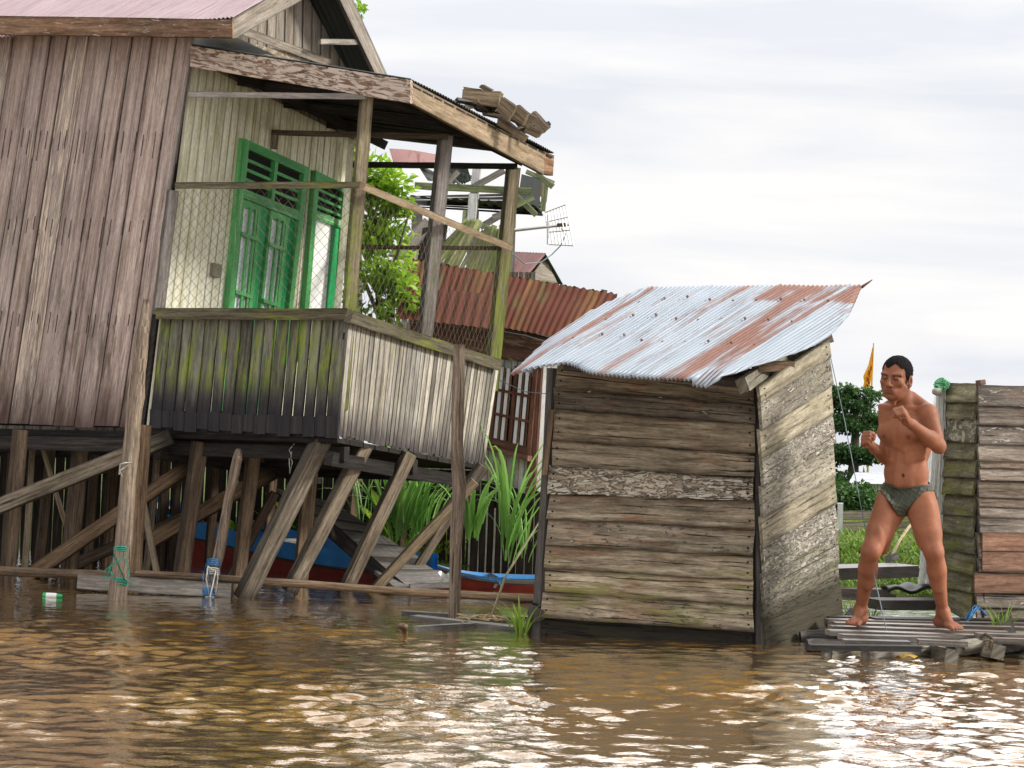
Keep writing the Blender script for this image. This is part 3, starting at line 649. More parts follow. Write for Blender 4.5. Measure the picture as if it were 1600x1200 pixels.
# wire mesh between the rails
def mesh(q, nx, ny, r, mat, skew=1.0):
    mb = MB(); w = (q[1] - q[0]).length; hgt = (q[3] - q[0]).length; p = w / nx; k = hgt / p / skew
    for sgn in (1, -1):
        for i in range(-int(k) - 1, nx + int(k) + 2):
            s0 = i / nx; pts = []
            # from top (t=0) to bottom (t=1) shift by +-k cells
            a, b = (s0, 0.0), (s0 + sgn * k / nx, 1.0)
            lo, hi = 0.0, 1.0
            ds = b[0] - a[0]
            t0, t1 = sorted(((0 - a[0]) / ds, (1 - a[0]) / ds)); t0, t1 = max(t0, 0), min(t1, 1)
            if t1 - t0 < .01: continue
            for j in range(7):
                t = lerp(t0, t1, j / 6); s = a[0] + ds * t
                pts.append(bil(q, s, t) + Vector((ru(-1, 1) * .002, ru(-1, 1) * .006 + sgn * .002, ru(-1, 1) * .003)))
            mb.tube(pts, r, 4)
    return mb.build('wire_mesh', mat, house)
mesh(Q(shift(FRONT, .02), (274, 296), (563, 296), (546, 486), (250, 486)), 19, 0, .0013, M['wire'], 1.0)
mesh(Q(shift(SIDE, .02), (567, 300), (795, 394), (776, 566), (548, 488)), 34, 0, .0009, M['wire_rust'], 1.7)
# --- double door
dq = Q(shift(WALL, .0), (373, 216), (475, 262), (428, 660), (333, 640))
SW = shift(WALL, 0)[1] * (1 if WALL[1].dot(CAM - WALL[0]) > 0 else -1)
def rect(mb, q, s0, s1, t0, t1, off, th, vert=None, n=4, amp=.0008, tint=None):
    o = SW * off; P = lambda s, t: bil(q, s, t) + o
    if vert is None: vert = (t1 - t0) * (q[3] - q[0]).length > (s1 - s0) * (q[1] - q[0]).length
    if vert: mb.board(P(s0, t1), P(s0, t0), P(s1, t0), P(s1, t1), -SW * th, n, amp, lambda t, k: t, tint)
    else: mb.board(P(s0, t1), P(s1, t1), P(s1, t0), P(s0, t0), -SW * th, n, amp, None, tint)
door = MB()
rect(door, dq, 0, .075, 0, 1, .05, .06); rect(door, dq, .93, 1, 0, 1, .05, .06); rect(door, dq, .075, .93, 0, .032, .05, .06, False)
rect(door, dq, .075, .93, .178, .212, .047, .055, False); rect(door, dq, .485, .53, .032, .178, .045, .05)
doorf = door.build('door', M['green'], house); doorf['label'] = 'green double door with louvred fanlight and barred panes'
mb = MB()
for k in range(3):
    t = .062 + .036 * k
    for (a, b) in ((.08, .48), (.535, .925)): rect(mb, dq, a, b, t, t + .012, .03, .03, False)
mb.build('louvre', M['green'], doorf)
mb = MB(); rect(mb, dq, .02, .98, .02, .2, .006, .004); mb.build('louvre_gap', M['black'], doorf)
for (s0, s1) in ((.085, .49), (.52, .925)):
    lf = MB(); w_ = s1 - s0; X = lambda f: s0 + w_ * f
    rect(lf, dq, X(0), X(.09), .213, 1, .03, .03); rect(lf, dq, X(.62), X(.75), .213, 1, .032, .03); rect(lf, dq, X(.09), X(.62), .213, .242, .03, .03, False); rect(lf, dq, X(.09), X(.62), .66, .72, .03, .03, False)
    rect(lf, dq, X(.09), X(.62), .73, 1, .02, .02)
    leaf = lf.build('door_leaf', M['green'], house)
    d2 = MB(); rect(d2, dq, X(.75), X(1.0), .213, 1, .02, .02); d2.build('door_reveal', M['green_dark'], leaf)
    pn = MB(); rect(pn, dq, X(.09), X(.62), .24, .67, .012, .004); pn.build('pane', M['pane'], leaf)
    br = MB()
    for f in (.26, .47): rect(br, dq, X(f), X(f + .065), .235, .67, .045, .018)
    for t in (.335, .55): rect(br, dq, X(.0), X(.64), t, t + .014, .052, .018, False)
    br.build('window_bar', M['green'], leaf)
    st = MB(); rect(st, dq, X(.34), X(.41), .242, .66, .016, .003); rect(st, dq, X(.56), X(.62), .242, .66, .018, .004); st.build('curtain_gap', M['black'], leaf)
# --- window with white board
nq = Q(WALL, (486, 266), (534, 290), (515, 560), (462, 560))
fr = MB(); rect(fr, nq, 0, .13, 0, 1, .045, .05); rect(fr, nq, .93, 1, 0, 1, .045, .05); rect(fr, nq, .13, .93, 0, .045, .045, .05, False); rect(fr, nq, .13, .93, .205, .25, .045, .05, False)
win = fr.build('side_door', M['green'], house); win['label'] = 'green frame with louvres over a white board and a deep green panel'
mb = MB(); [rect(mb, nq, .13, .93, .08 + .045 * k, .095 + .045 * k, .03, .03, False) for k in range(3)]; mb.build('louvre', M['green'], win)
mb = MB(); rect(mb, nq, .05, .98, .02, .24, .006, .004); mb.build('louvre_gap', M['black'], win)
mb = MB(); rect(mb, nq, .1, .7, .24, 1, .02, .01); mb.build('white_panel', M['pane_white'], win)
mb = MB(); rect(mb, nq, .7, .93, .24, 1, .03, .02); mb.build('green_panel', M['green_dark'], win)
mb = MB(); q = Q(WALL, (329, 410), (341, 413), (339, 434), (327, 431)); mb.board(*[p - backvec(WALL, .03) for p in (q[3], q[2], q[1], q[0])], backvec(WALL, .03), 3, .002); mb.build('switch_box', M['box'], house)
# --- stilts and braces
def stilt(x0, y0, x1, y1, d, w, mat='stilt', rot=22, name='stilt', d1=None, n=8):
    mb = MB(); d1 = d1 or d; A, B = U(x0, y0, d), U(x1, y1, d1); wz = w / FPX * d * K
    ext = (B - A).normalized()
    if name == 'stilt' and B.z > -.25: B = B + ext * (.35 + B.z) 
    mb.beam(B, A, wz, wz * .8, rot, n, .003, g=lambda t, k: t)
    return mb.build(name, M[mat], house)
for a in ((32, 672, 12, 893, 14.5, 20), (-30, 670, -42, 893, 14.6, 22), (-110, 668, -125, 893, 14.6, 24), (128, 675, 108, 890, 14.9, 22), (52, 682, 39, 886, 15.4, 8, 'stilt_tan'), (82, 682, 62, 868, 15.8, 13),
          (313, 690, 282, 905, 14.3, 22), (398, 696, 372, 905, 14.7, 19), (248, 690, 232, 860, 15.3, 9, 'stilt_tan'), (262, 690, 250, 870, 15.7, 12), (283, 690, 268, 880, 15.9, 10),
          (483, 712, 466, 912, 14.9, 14), (494, 716, 477, 905, 15.1, 8, 'stilt_tan'), (150, 690, 138, 870, 16.2, 12), (180, 690, 168, 870, 16.4, 12), (20, 690, 8, 870, 16.3, 11), (340, 690, 326, 880, 16.4, 12), (430, 700, 415, 880, 16.6, 12), (560, 705, 545, 880, 17.0, 12), (640, 710, 626, 870, 17.2, 11)):
    stilt(*a)
stilt(222, 664, 205, 905, 14.0, 24, 'stilt', 20); stilt(232, 690, 218, 850, 14.05, 8, 'stilt_tan', 0)
for a in ((-40, 806, 268, 683, 14.25, 24, 'brace', 8), (45, 900, 300, 725, 14.75, 22, 'stilt', 8), (235, 845, 428, 737, 15.0, 22, 'stilt', 8), (120, 880, 330, 790, 15.6, 18, 'stilt', 5), (62, 686, 106, 832, 15.2, 8, 'stilt_tan', 0), (222, 780, 247, 905, 14.5, 11, 'stilt_tan', 0),
          (503, 687, 380, 936, 13.75, 27, 'brace', 28), (570, 696, 452, 924, 14.0, 22, 'brace', 28), (640, 708, 536, 930, 14.4, 20, 'brace', 25), (742, 752, 575, 932, 14.55, 15, 'stilt_tan', 15), (730, 762, 626, 930, 15.0, 14, 'brace', 15), (462, 790, 398, 920, 14.2, 11, 'stilt_tan', 0), (755, 728, 700, 800, 15.2, 18, 'brace', 20), (430, 770, 350, 920, 15.0, 14, 'stilt', 10)):
    stilt(*a, name='brace')
for (x0, y0, x1, y1, d, w) in ((240, 680, 420, 705, 14.6, 16), (290, 712, 500, 722, 15.2, 12), (200, 700, 420, 694, 16.0, 14), (-60, 690, 200, 690, 16, 16)):
    stilt(x0, y0, x1, y1, d, w, 'stilt', 10, 'cross_beam')
# ---------------------------------------------------------------- the outhouse with tin roof
o0 = W(1192, 1012, -.02); o0d = (o0 - CAM).dot(FWD) / K
OL = W(850, 992, 0); d_l = (OL - CAM).dot(FWD) / K
OB = U(1312, 982, 12.75)
SF = plane(o0, (OL - o0).normalized(), (Z + Vector((.0, .0, 0))).normalized()); SSd = plane(o0, (OB - o0).normalized(), Z)
shed = thing('outhouse', 'weathered plank outhouse with sloping rust-streaked tin roof standing in the water', 'outhouse', ((o0.x + OL.x) / 2, (o0.y + OL.y) / 2 + .4, 0))
# front: horizontal planks, seams read at the left (x 845-868) and right (1180-1192) edge
yl = [566, 604, 638, 687, 726, 770, 808, 850, 886, 922, 962, 998]; yr = [602, 632, 662, 708, 746, 780, 826, 866, 905, 945, 986, 1020]
xl = lambda y: 869 - (y - 566) * (869 - 845) / 430; xr = lambda y: 1179 - (y - 600) * 0.004
mb = MB()
for i in range(len(yl) - 1):
    o = SF[1] * (ru(.0, .008)) * (1 if SF[1].dot(CAM - o0) > 0 else -1)
    a, b, c, d = on(xl(yl[i + 1]) + ru(-3, 3), yl[i + 1] + 1.5, SF), on(xr(yr[i + 1]) + ru(-3, 2), yr[i + 1] + 1.5, SF), on(xr(yr[i]) + ru(-3, 2), yr[i] + .5, SF), on(xl(yl[i]) + ru(-3, 3), yl[i] + .5, SF)
    g0, g1 = 1 - (i + 1) / 11, 1 - i / 11
    # lower edge stands proud: lapped boards
    n_ = SF[1] * (1 if SF[1].dot(CAM - o0) > 0 else -1)
    a += n_ * .022; b += n_ * .022
    [mb.nail(bil([d, c, b, a], u, v) + o + n_ * .004, n_) for u in (.025, .975) for v in (.3, .72)]
    mb.board(a + o, b + o, c + o, d + o, -n_ * .02, 26, .006, lambda t, k, g0=g0, g1=g1: g1 if k else g0, tint=[.35, .05, .6, .45, .95, .5, .4, .75, .85, .9, .1][i], b2=[.2, .5, .1, .3, .97, .35, .5, .3, .15, .5, .3][i])
mb.build('front_wall', M['shed_front'], shed)
# right side: slanting planks
ys0 = [608, 640, 692, 752, 792, 838, 884, 930, 963, 1013]; ys1 = [538, 562, 610, 666, 712, 752, 800, 868, 908, 978]
ys0 = [604, 628, 672, 716, 760, 808, 852, 898, 940, 968, 1014]; ys1 = [530, 556, 600, 645, 690, 742, 786, 832, 880, 912, 984]
mb = MB(); n_ = SSd[1] * (1 if SSd[1].dot(CAM - o0) > 0 else -1)
for i in range(len(ys0) - 1):
    xa = 1187 + (i / 10) * 7 + ru(-3, 2); xb = 1294 + i * 1.9 + ru(-2, 2); xb2 = 1294 + (i + 1) * 1.9 + ru(-2, 2)
    a, b, c, d = on(xa + 1, ys0[i + 1] + 1.2, SSd), on(xb2, ys1[i + 1] + 1, SSd), on(xb, ys1[i], SSd), on(xa, ys0[i], SSd)
    a += n_ * .011; b += n_ * .011; o = n_ * ru(0, .01)
    g0, g1 = 1 - (i + 1) / 10, 1 - i / 10
    [mb.nail(bil([d, c, b, a], u, v) + o + n_ * .004, n_) for u in (.06, .94) for v in (.3, .72)]
    mb.board(a + o, b + o, c + o, d + o, -n_ * .02, 16, .006, lambda t, k, g0=g0, g1=g1: g1 if k else g0, tint=[.5, .6, .75, .6, .75, .45, .8, .6, .7, .2, .1][i], b2=[.1, .75, .15, .9, .7, .05, .97, .85, .7, .2, .1][i])
mb.build('side_wall', M['shed_side'], shed)
# posts at the corners, back and far walls
mb = MB(); mb.tube([on(1184, 600, SF) + Vector((0, .03, 0)), on(1186, 800, SF) + Vector((.004, .03, 0)), on(1189, 1016, SF) + Vector((0, .03, 0))], .024, 8, wob=.15); mb.build('corner_post', M['deck_dark'], shed)
mb = MB(); mb.board(*[p - n_ * -.0 for p in (on(1181, 1012, SF) + Vector((0, .012, 0)), on(1180, 606, SF) + Vector((0, .012, 0)), on(1190, 606, SF) + Vector((0, .02, 0)), on(1193, 1012, SF) + Vector((0, .02, 0)))], Vector((0, .03, 0)), 10, .003); mb.build('corner_batten', M['deck_dark'], shed)
mb = MB(); pts = [on(1184, 1018, SF) + Vector((0, .06, 0)), on(1186, 600, SF) + Vector((0, .06, 0))]; mb.beam(pts[0], pts[1], .07, .02); mb.build('corner_board', M['deck_dark'], shed)
mb = MB(); pts = [on(864, 575, SF), on(858, 690, SF), on(853, 800, SF), on(846, 900, SF), on(842, 996, SF)]; pts = [p + Vector((.0, .05, 0)) for p in pts]; mb.tube(pts, [.03, .034, .036, .038, .042], 8, wob=.3); mb.build('corner_post', M['deck_dark'], shed)
mb = MB(); mb.beam(U(862, 640, 12.0), U(851, 742, 12.0), .03, .02); mb.build('loose_batten', M['stilt'], shed)
mb = MB(); bkv = OB - o0
lq = [on(868, 590, SF) + bkv + Z * .3, on(868, 590, SF), OL, OL + bkv]; panel(mb, lq, 9, Vector((.02, 0, 0)), False, .01, 6, .005); mb.build('far_wall', M['shed_side'], shed)
mb = MB(); lq = [on(868, 590, SF) + bkv + Z * .3, on(1292, 536, SSd) - n_ * .03, on(1310, 975, SSd) - n_ * .03, OL + bkv]; panel(mb, lq, 9, Vector((0, .02, 0)), False, .01, 6, .005); mb.build('back_wall', M['shed_side'], shed)
# roof sheet between four hand-read edges
RT = [U(1010, 449, 13.1), U(1348, 446, 13.0)]; RB = [U(795, 579, 11.45), U(1104, 596, 11.3)]
def poly(pts):
    L = [0]
    for a, b in zip(pts, pts[1:]): L.append(L[-1] + (b - a).length)
    def f(t):
        x = t * L[-1]
        for i in range(len(pts) - 1):
            if x <= L[i + 1] + 1e-9: return lerp(pts[i], pts[i + 1], (x - L[i]) / max(1e-6, L[i + 1] - L[i]))
        return pts[-1]
    return f
rn = (RT[1] - RT[0]).cross(RB[0] - RT[0]).normalized(); rn = rn if rn.z > 0 else -rn
def shedroof(s, t):
    """flat sheet; its cut edges bulge to the right, to the left and nick the front edge"""
    s0 = s; s = max(-.12 * math.sin(math.pi * t ** .85), min(s, 1 + .19 * math.sin(math.pi * min(1, t) ** 1.15)))
    t = t * (1 - .09 * math.exp(-((s - .22) / .13) ** 2))
    p = bil([RT[0], RT[1], RB[1], RB[0]], s, t); wob = .012 * mnoise.noise(Vector((s * 3, t * 2.2, 2))) + .005 * mnoise.noise(Vector((s * 14, t * 5, 8)))
    if s < .15: wob -= .09 * ((.15 - s) / .27) ** 2 * t                       # left edge bent down a little
    if s > 1: wob -= .35 * (s - 1) ** 2 + .02 * (s - 1)
    if t > .9 and .93 < s < 1.02: wob -= .035 * (t - .9) / .1               # crumpled corner
    lapp = .006 if .30 < s < .315 or .62 < s < .635 or .93 < s < .945 else 0    # sheet overlaps
    return p + rn * (math.sin(s * 47 * 2 * math.pi) * .0085 + wob + lapp)
mb = MB(); NS = 500; SX = 1.0
def rc(s, t):
    s = s * 1.31 - .12; k = .3
    for c, wdt, a in ((.03, .03, .9), (.47, .025, .75), (.43, .03, .5), (.64, .02, .5), (.83, .085, .9), (.96, .03, .75), (.9, .12, .6)):
        k = max(k, a * (1 - ((s - c) / wdt) ** 2 * .5) if abs(s - c) < wdt * 1.4 else 0)
    if s > .62 and t < .22: k = max(k, .9)
    return (max(0, k), .5, .5)
mb.sheet(lambda a, b: shedroof(a * 1.31 - .12, b), NS, 22, 2.4, 1.6, rc)
for (t, n) in ((.2, 9), (.42, 9), (.66, 9)):
    for k in range(n):
        p = shedroof((k + .55) / n + (.02 if t < .3 else 0), t) + rn * .012; mb.ell(p, Vector((.006, 0, 0)), Vector((0, .006, 0)), Vector((0, 0, .006)), 6, 4, 1.0)

bt_ = MB()      # bright torn tip at the upper right
a = U(1346, 449, 13.0); bt_.beam(a, U(1363, 437, 12.9), .02, .004, 0, 3, .003, w2=.006); bt_.build('bent_tip', M['tin_red'], shed)
roof = mb.build('roof', M['tin_shed'], shed, True)
so_ = roof.modifiers.new('thickness', 'SOLIDIFY'); so_.thickness = .003
# roof timbers poking out
mb = MB(); mb.beam(U(1160, 603, 11.6), U(1222, 560, 12.6), .075, .06, 15, 5, .004); mb.build('rafter_end', M['oldlog'], shed)
mb = MB(); mb.beam(U(1180, 574, 11.9), U(1236, 571, 12.2), .055, .05, 8, 5, .004); mb.build('rafter_end', M['stilt'], shed)
mb = MB(); mb.beam(U(1262, 538, 12.6), U(1296, 528, 12.75), .06, .05, 0, 4, .004); mb.build('rafter_end', M['stilt'], shed)
mb = MB(); mb.beam(U(880, 572, 11.9), U(1170, 600, 11.85), .05, .05, 0, 8, .003); mb.build('wall_plate', M['deck_dark'], shed)
# short post beside the left corner
mb = MB(); a = W(838, 992, -.2); mb.tube([a, U(838, 958, 12.0), U(842, 950, 12.0)], [.06, .055, .045], 9, wob=.3)
solo('mooring_stump', mb, M['deck_dark'], 'short dark rotten stump in the water at the left foot of the outhouse', 'stump', (a.x, a.y, 0))
# ---------------------------------------------------------------- clapboard shed at the right edge
C0 = U(1526, 972, 13.1); CL = U(1474, 948, 13.75); CR = U(1900, 985, 13.9)
LF = plane(C0, CL - C0, Z); RF = plane(C0, CR - C0, Z)
cs = thing('clapboard_shed', 'grey lapped-board shed beside the standing man with reddish patch boards', 'shed', (C0.x + .5, C0.y + .5, .1))
n1 = LF[1] * (1 if LF[1].dot(CAM - C0) > 0 else -1); n2 = RF[1] * (1 if RF[1].dot(CAM - C0) > 0 else -1)
yl = [598, 627, 652, 687, 716, 743, 772, 802, 828, 854, 886, 916, 946]; yr = [599, 627, 656, 691, 718, 745, 772, 804, 836, 864, 896, 925, 972]
mb = MB()
for i in range(12):
    o = n1 * ru(0, .006); xa = 1474 + ru(-3, 3); xb = 1527 + ru(-4, 1) - max(0, i - 6) * .8
    a, b, c, d = on(xa, yl[i + 1] + ru(0, 3), LF) + n1 * .022, on(xb, yr[i + 1] + ru(0, 3), LF) + n1 * .022, on(xb, yr[i], LF), on(xa, yl[i], LF)
    mb.board(a + o, b + o, c + o, d + o, -n1 * .018, 10, .004, lambda t, k, i=i: 1 - (i + (0 if k else 1)) / 12, tint=[.95, .9, .1, .4, .6, .6, .3, .5, .45, .5, .5, .6][i], b2=[.1, .2, .97, .4, .1, .0, .2, .6, .5, .2, .3, .3][i])
mb.build('left_wall', M['clap_moss'], cs)
yy = [601, 632, 663, 693, 719, 730, 749, 777, 791, 806, 832, 848, 872, 893, 925, 948, 972]
mb = MB()
for i in range(16):
    y0, y1 = yy[i], yy[i + 1] + ru(0, 2); o = n2 * ru(0, .006); e = lambda y: y + (975 - y) * .0
    xa = 1530 + ru(-3, 2) - (1 if i > 9 else 0) * 4
    f = lambda y: y + 2 if y < 700 else y + 3
    a, b, c, d = on(xa, y1, RF) + n2 * .016, on(1900, f(y1) + 6, RF) + n2 * .016, on(1900, f(y0) + 6, RF), on(xa, y0, RF)
    mb.board(a + o, b + o, c + o, d + o, -n2 * .016, 18, .004, lambda t, k, i=i: 1 - (i + (0 if k else 1)) / 16, tint=[.1, .2, .5, .95, .85, .9, .25, .5, .6, .4, .4, .4, .4, .5, .6, .55][i], b2=ru(0, .8))
mb.build('front_wall', M['clap'], cs)
for (y0, y1, x0, x1) in ((831, 861, 1531, 1900), (861, 893, 1531, 1900), (895, 926, 1518, 1900)):
    mb = MB(); o = n2 * ru(.026, .032); mb.board(on(x0, y1 - .5, RF) + o, on(x1, y1 + 4, RF) + o, on(x1, y0 + 4, RF) + o, on(x0, y0 + .5, RF) + o, -n2 * .014, 12, .003, tint=ru(.3, .9), b2=.1)
    p = mb.build('patch_board', M['redboard'], cs); p['label'] = 'reddish newer board nailed over the grey wall'
mb = MB(); mb.beam(on(1526, 606, LF) - n1 * .03, on(1524, 970, LF) - n1 * .03, .05, .05); mb.build('corner_post', M['deck_dark'], cs)
mb = MB(); mb.beam(on(1533, 598, RF) - n2 * .03, on(1541, 597, RF) - n2 * .03, .03, .05); mb.build('post_top', M['redboard'], cs)
q = [on(1474, 600, LF), on(1528, 601, LF), on(1900, 608, RF), on(1474, 600, LF) + (CR - C0)]
mb = MB(); mb.sheet(lambda s, t: bil(q, s, t) - Z * .02, 3, 3); mb.build('flat_roof', M['deck_dark'], cs)
bk = CL - C0
mb = MB(); mb.board(CR, CR + bk, CR + bk + Z * 1.33, CR + Z * 1.33, (C0 - CR).normalized() * .02); mb.board(CL, CL + (CR - C0), CL + (CR - C0) + Z * 1.33, CL + Z * 1.33, bk.normalized() * -.02); mb.build('far_wall', M['clap'], cs)
# ---------------------------------------------------------------- plank dock
ZD = .14 * K
dock = thing('plank_dock', 'low wet plank dock on lichen-grey logs under the standing man', 'dock', (W(1450, 990, ZD).x, W(1450, 990, ZD).y, 0))
def dplank(x0, y0, x1, y1, wpx, mat='deck', z0=ZD, z1=ZD, th=.028):
    a, b = W(x0, y0, z0), W(x1, y1, z1); wdt = wpx
    d = (b - a).normalized(); s = Z.cross(d).normalized() * wdt
    if s.y < 0: s = -s
    mb = MB(); mb.board(a, b, b + s, a + s, -Z * th, 16, .008, tint=None, end=.03); mb.build('deck_plank', M[mat], dock)
D_ = [(1314, 1000, 1424, 1003, .085, 'deck'), (1316, 992, 1470, 996, .075, 'deck'), (1290, 985, 1524, 992.5, .085, 'deck'), (1300, 978.5, 1640, 990, .09, 'deck'), (1302, 973, 1720, 983.5, .08, 'deck'), (1300, 968, 1760, 978, .085, 'deck'),
      (1300, 963.5, 1800, 972, .09, 'deck_dark'), (1260, 1008, 1442, 1010, .07, 'deck_dark'), (1440, 1000, 1512, 1003, .07, 'deck'), (1530, 990, 1700, 996, .085, 'deck'), (1545, 997, 1640, 1000, .06, 'deck')]
for i, a in enumerate(D_): dplank(*a, z0=ZD - ru(0, .022), z1=ZD - ru(0, .022))
def log(name, mat, x0, y0, d0, x1, y1, d1, w0, w1, sq=False, wob=.12, nm='support_log'):
    mb = MB(); A, B = U(x0, y0, d0), U(x1, y1, d1)
    if sq: mb.beam(A, B, w0, w0 * .9, 0, 6, .004, w2=w1)
    else: mb.tube([lerp(A, B, t) + Z * .01 * math.sin(5 * t + x0) for t in (0, .02, .25, .5, .75, 1)], [w0 * .42, w0 * .5] + [lerp(w0, w1, t) * .5 for t in (.25, .5, .75, 1)], 10, wob=wob)
    return mb.build(nm, M[mat], dock, not sq)
log('', 'oldlog', 1292, 1019, 11.35, 1360, 1011, 11.75, .085, .08)
log('', 'oldlog', 1352, 1027, 11.25, 1530, 1004, 12.0, .075, .085)
log('', 'oldlog', 1487, 1026, 11.3, 1420, 1012, 12.2, .075, .08, True)
log('', 'oldlog', 1560, 1019, 11.4, 1500, 1006, 12.3, .075, .08, True)
log('', 'oldlog', 1500, 1010, 11.6, 1640, 998, 12.0, .09, .08)
log('', 'deck_dark', 1260, 1008, 11.6, 1700, 1012, 11.9, .08, .08)
log('', 'deck_dark', 1250, 996, 12.2, 1750, 996, 12.3, .09, .09)
log('', 'deck_dark', 1390, 1008, 11.7, 1330, 962, 13.2, .08, .08, True)
log('', 'deck_dark', 1580, 1008, 11.7, 1570, 965, 13.0, .08, .08, True)
# mud heap under the dock front
mb = MB()
def mudf(s, t):
    x = lerp(1240, 1720, s); p = W(x, 1034 - 52 * t + 3 * math.sin(s * 17), 0)
    return Vector((p.x, p.y, -.03 + .085 * math.sin(math.pi * min(1, t * .8)) * min(1, max(0, (s - .3) * 2.4)) + .02 * mnoise.noise(Vector((s * 30, t * 8, 0)))))
mb.sheet(mudf, 90, 24); tag(mb.build('mud_bank', M['mud'], None, True), 'wet grey mud heaped under the front of the plank dock', 'mud', kind='structure')
mb = MB()
pts = [U(1536, 992, 11.5), U(1540, 1000, 11.4), U(1537, 1012, 11.38), U(1533, 1023, 11.36)]; mb.tube(pts, .007, 6)
pts = [U(1546, 992, 11.5), U(1550, 1002, 11.4), U(1546, 1012, 11.38)]; mb.tube(pts, .007, 6)
pts = [U(1532, 996, 11.5), U(1540, 991, 11.45), U(1548, 995, 11.42), U(1552, 1000, 11.42)]; mb.tube(pts, .008, 6); mb.tube([U(1536, 1001, 11.38), U(1545, 1000, 11.37), U(1551, 1003, 11.38)], .007, 6)
solo('lashing_rope', mb, M['rope_brown'], 'dark brown rope lashed round the dock beam end', 'rope', U(1540, 1000, 11.45), smooth=True)
mb = MB(); c = W(1417, 1027, .015); mb.sheet(lambda s, t: c + Vector(((s - .5) * .12 * math.sin(math.pi * (t * .8 + .15)), (t - .5) * .1, .012 * math.sin(s * 3.1) + .01 * math.sin(t * 7))), 8, 8)
solo('fallen_leaf', mb, M['dryleaf'], 'dry yellow leaf lying at the water under the dock logs', 'leaf', c, smooth=True)
# ---------------------------------------------------------------- poles, ropes, floating logs
def pole(name, pts, rads, label, mat='pole', wob=.16, group=None):
    P = [U(*p) for p in pts]
    # subdivide for a natural bend
    Q_ = []; R_ = []
    for i in range(len(P) - 1):
        for k in range(5):
            t = k / 5; Q_.append(lerp(P[i], P[i + 1], t) + Vector((mnoise.noise(Vector((i + t, P[0].x, 1))) * .007, 0, 0))); R_.append(lerp(rads[i], rads[i + 1], t))
    Q_.append(P[-1]); R_.append(rads[-1])
    mb = MB(); n = len(Q_); mb.tube(Q_, R_, 10, g=lambda t: 1 - t, wob=wob)
    return solo(name, mb, M[mat], label, 'pole', (Q_[-1].x, Q_[-1].y, 0), group, True)
pole('mooring_pole', [(229, 468, 13.35), (222, 520, 13.35), (212, 620, 13.35), (203, 720, 13.35), (195, 830, 13.35), (184, 938, 13.3), (181, 970, 13.3)], [.02, .04, .052, .05, .052, .06, .06], 'tall bent driftwood pole with green rope, rising in front of the brown wall')
pole('mooring_pole', [(373, 701, 13.8), (371, 715, 13.8), (357, 780, 13.8), (341, 870, 13.8), (322, 935, 13.8), (318, 960, 13.8)], [.016, .033, .03, .036, .036, .036], 'short pale driftwood pole bound with blue and green rope')
pole('mooring_pole', [(718, 538, 12.85), (717, 590, 12.85), (714, 700, 12.85), (718, 760, 12.85), (713, 850, 12.85), (709, 966, 12.85), (708, 1000, 12.85)], [.036, .038, .038, .043, .036, .036, .036], 'straight grey pole standing before the pale porch side wall')
def wraprope(name, segs, r, mat, label, c):
    mb = MB(); mb.tube([U(*p) for s in segs for p in s], r, 6)
    return solo(name, mb, M[mat], label, 'rope', U(*c), smooth=True)
def coil(x, y, d, w, n, dy, tilt=3, ph=0):
    out = []
    for k in range(n * 12 + 1):
        a = k / 12 * 2 * math.pi; out.append((x + math.cos(a) * w, y + dy * k / 12 + math.sin(a) * tilt, d + math.sin(a) * w / FPX * d * 1.0 - .0))
    return out
wraprope('tie_rope', [coil(190, 855, 13.33, 12, 3, 3), coil(187, 905, 13.3, 12, 3, 4, 4), [(178, 866, 13.1), (172, 888, 13.1), (168, 900, 13.1), (163, 892, 13.1)], [(196, 868, 13.1), (200, 890, 13.1), (206, 912, 13.1)], [(163, 900, 13.1), (172, 893, 13.1), (178, 900, 13.1)]], .0045, 'rope_green', 'green rope wound round the tall bent driftwood pole', (190, 870, 13.3))
wraprope('tie_rope', [coil(334, 874, 13.75, 10, 4, 3), coil(326, 922, 13.75, 10, 4, 3, 5), [(322, 880, 13.6), (317, 900, 13.6), (319, 922, 13.6), (334, 930, 13.6)]], .004, 'rope_blue', 'blue rope tied round the short pale driftwood pole', (334, 876, 13.75))
wraprope('tie_rope', [coil(333, 888, 13.75, 10, 4, 3), [(325, 885, 13.6), (322, 905, 13.6), (328, 935, 13.6)], [(338, 890, 13.6), (340, 902, 13.6)], coil(328, 932, 13.75, 8, 2, 4)], .005, 'netcord', 'pale frayed cord tied below the blue rope on the short pole', (333, 890, 13.75))
wraprope('tie_rope', [[(186, 741, 13.25), (188, 725, 13.2), (196, 723, 13.2), (207, 722, 13.25)], [(187, 735, 13.2), (191, 745, 13.2)]], .004, 'rope_pale', 'thin white string tied round the tall pole above the brace', (190, 725, 13.2))
wraprope('tie_rope', [[(212 + 10 * math.cos(k * .9) + k * .7, 896 + 2.5 * math.sin(k * 1.3) - 0, 14.0) for k in range(20)]], .008, 'rope_pale', 'pale rope coiled on the floating log by the tall pole', (222, 895, 14.0))
wraprope('tie_rope', [[(560, 692, 13.5), (556, 704, 13.5), (560, 713, 13.5), (554, 725, 13.5), (558, 742, 13.5)], [(552, 720, 13.5), (558, 718, 13.5)]], .004, 'rope_pale', 'frayed string dangling under the porch corner', (556, 704, 13.5)) if False else None
wraprope('tie_rope', [[(457, 700, 13.9), (455, 716, 13.9), (457, 722, 13.9), (453, 740, 13.9)], [(452, 716, 13.9), (458, 717, 13.9)], [(452, 703, 13.9), (460, 693, 13.9), (462, 700, 13.9), (455, 708, 13.9)]], .004, 'rope_pale', 'frayed yellow string dangling under the porch corner', (456, 700, 13.9))
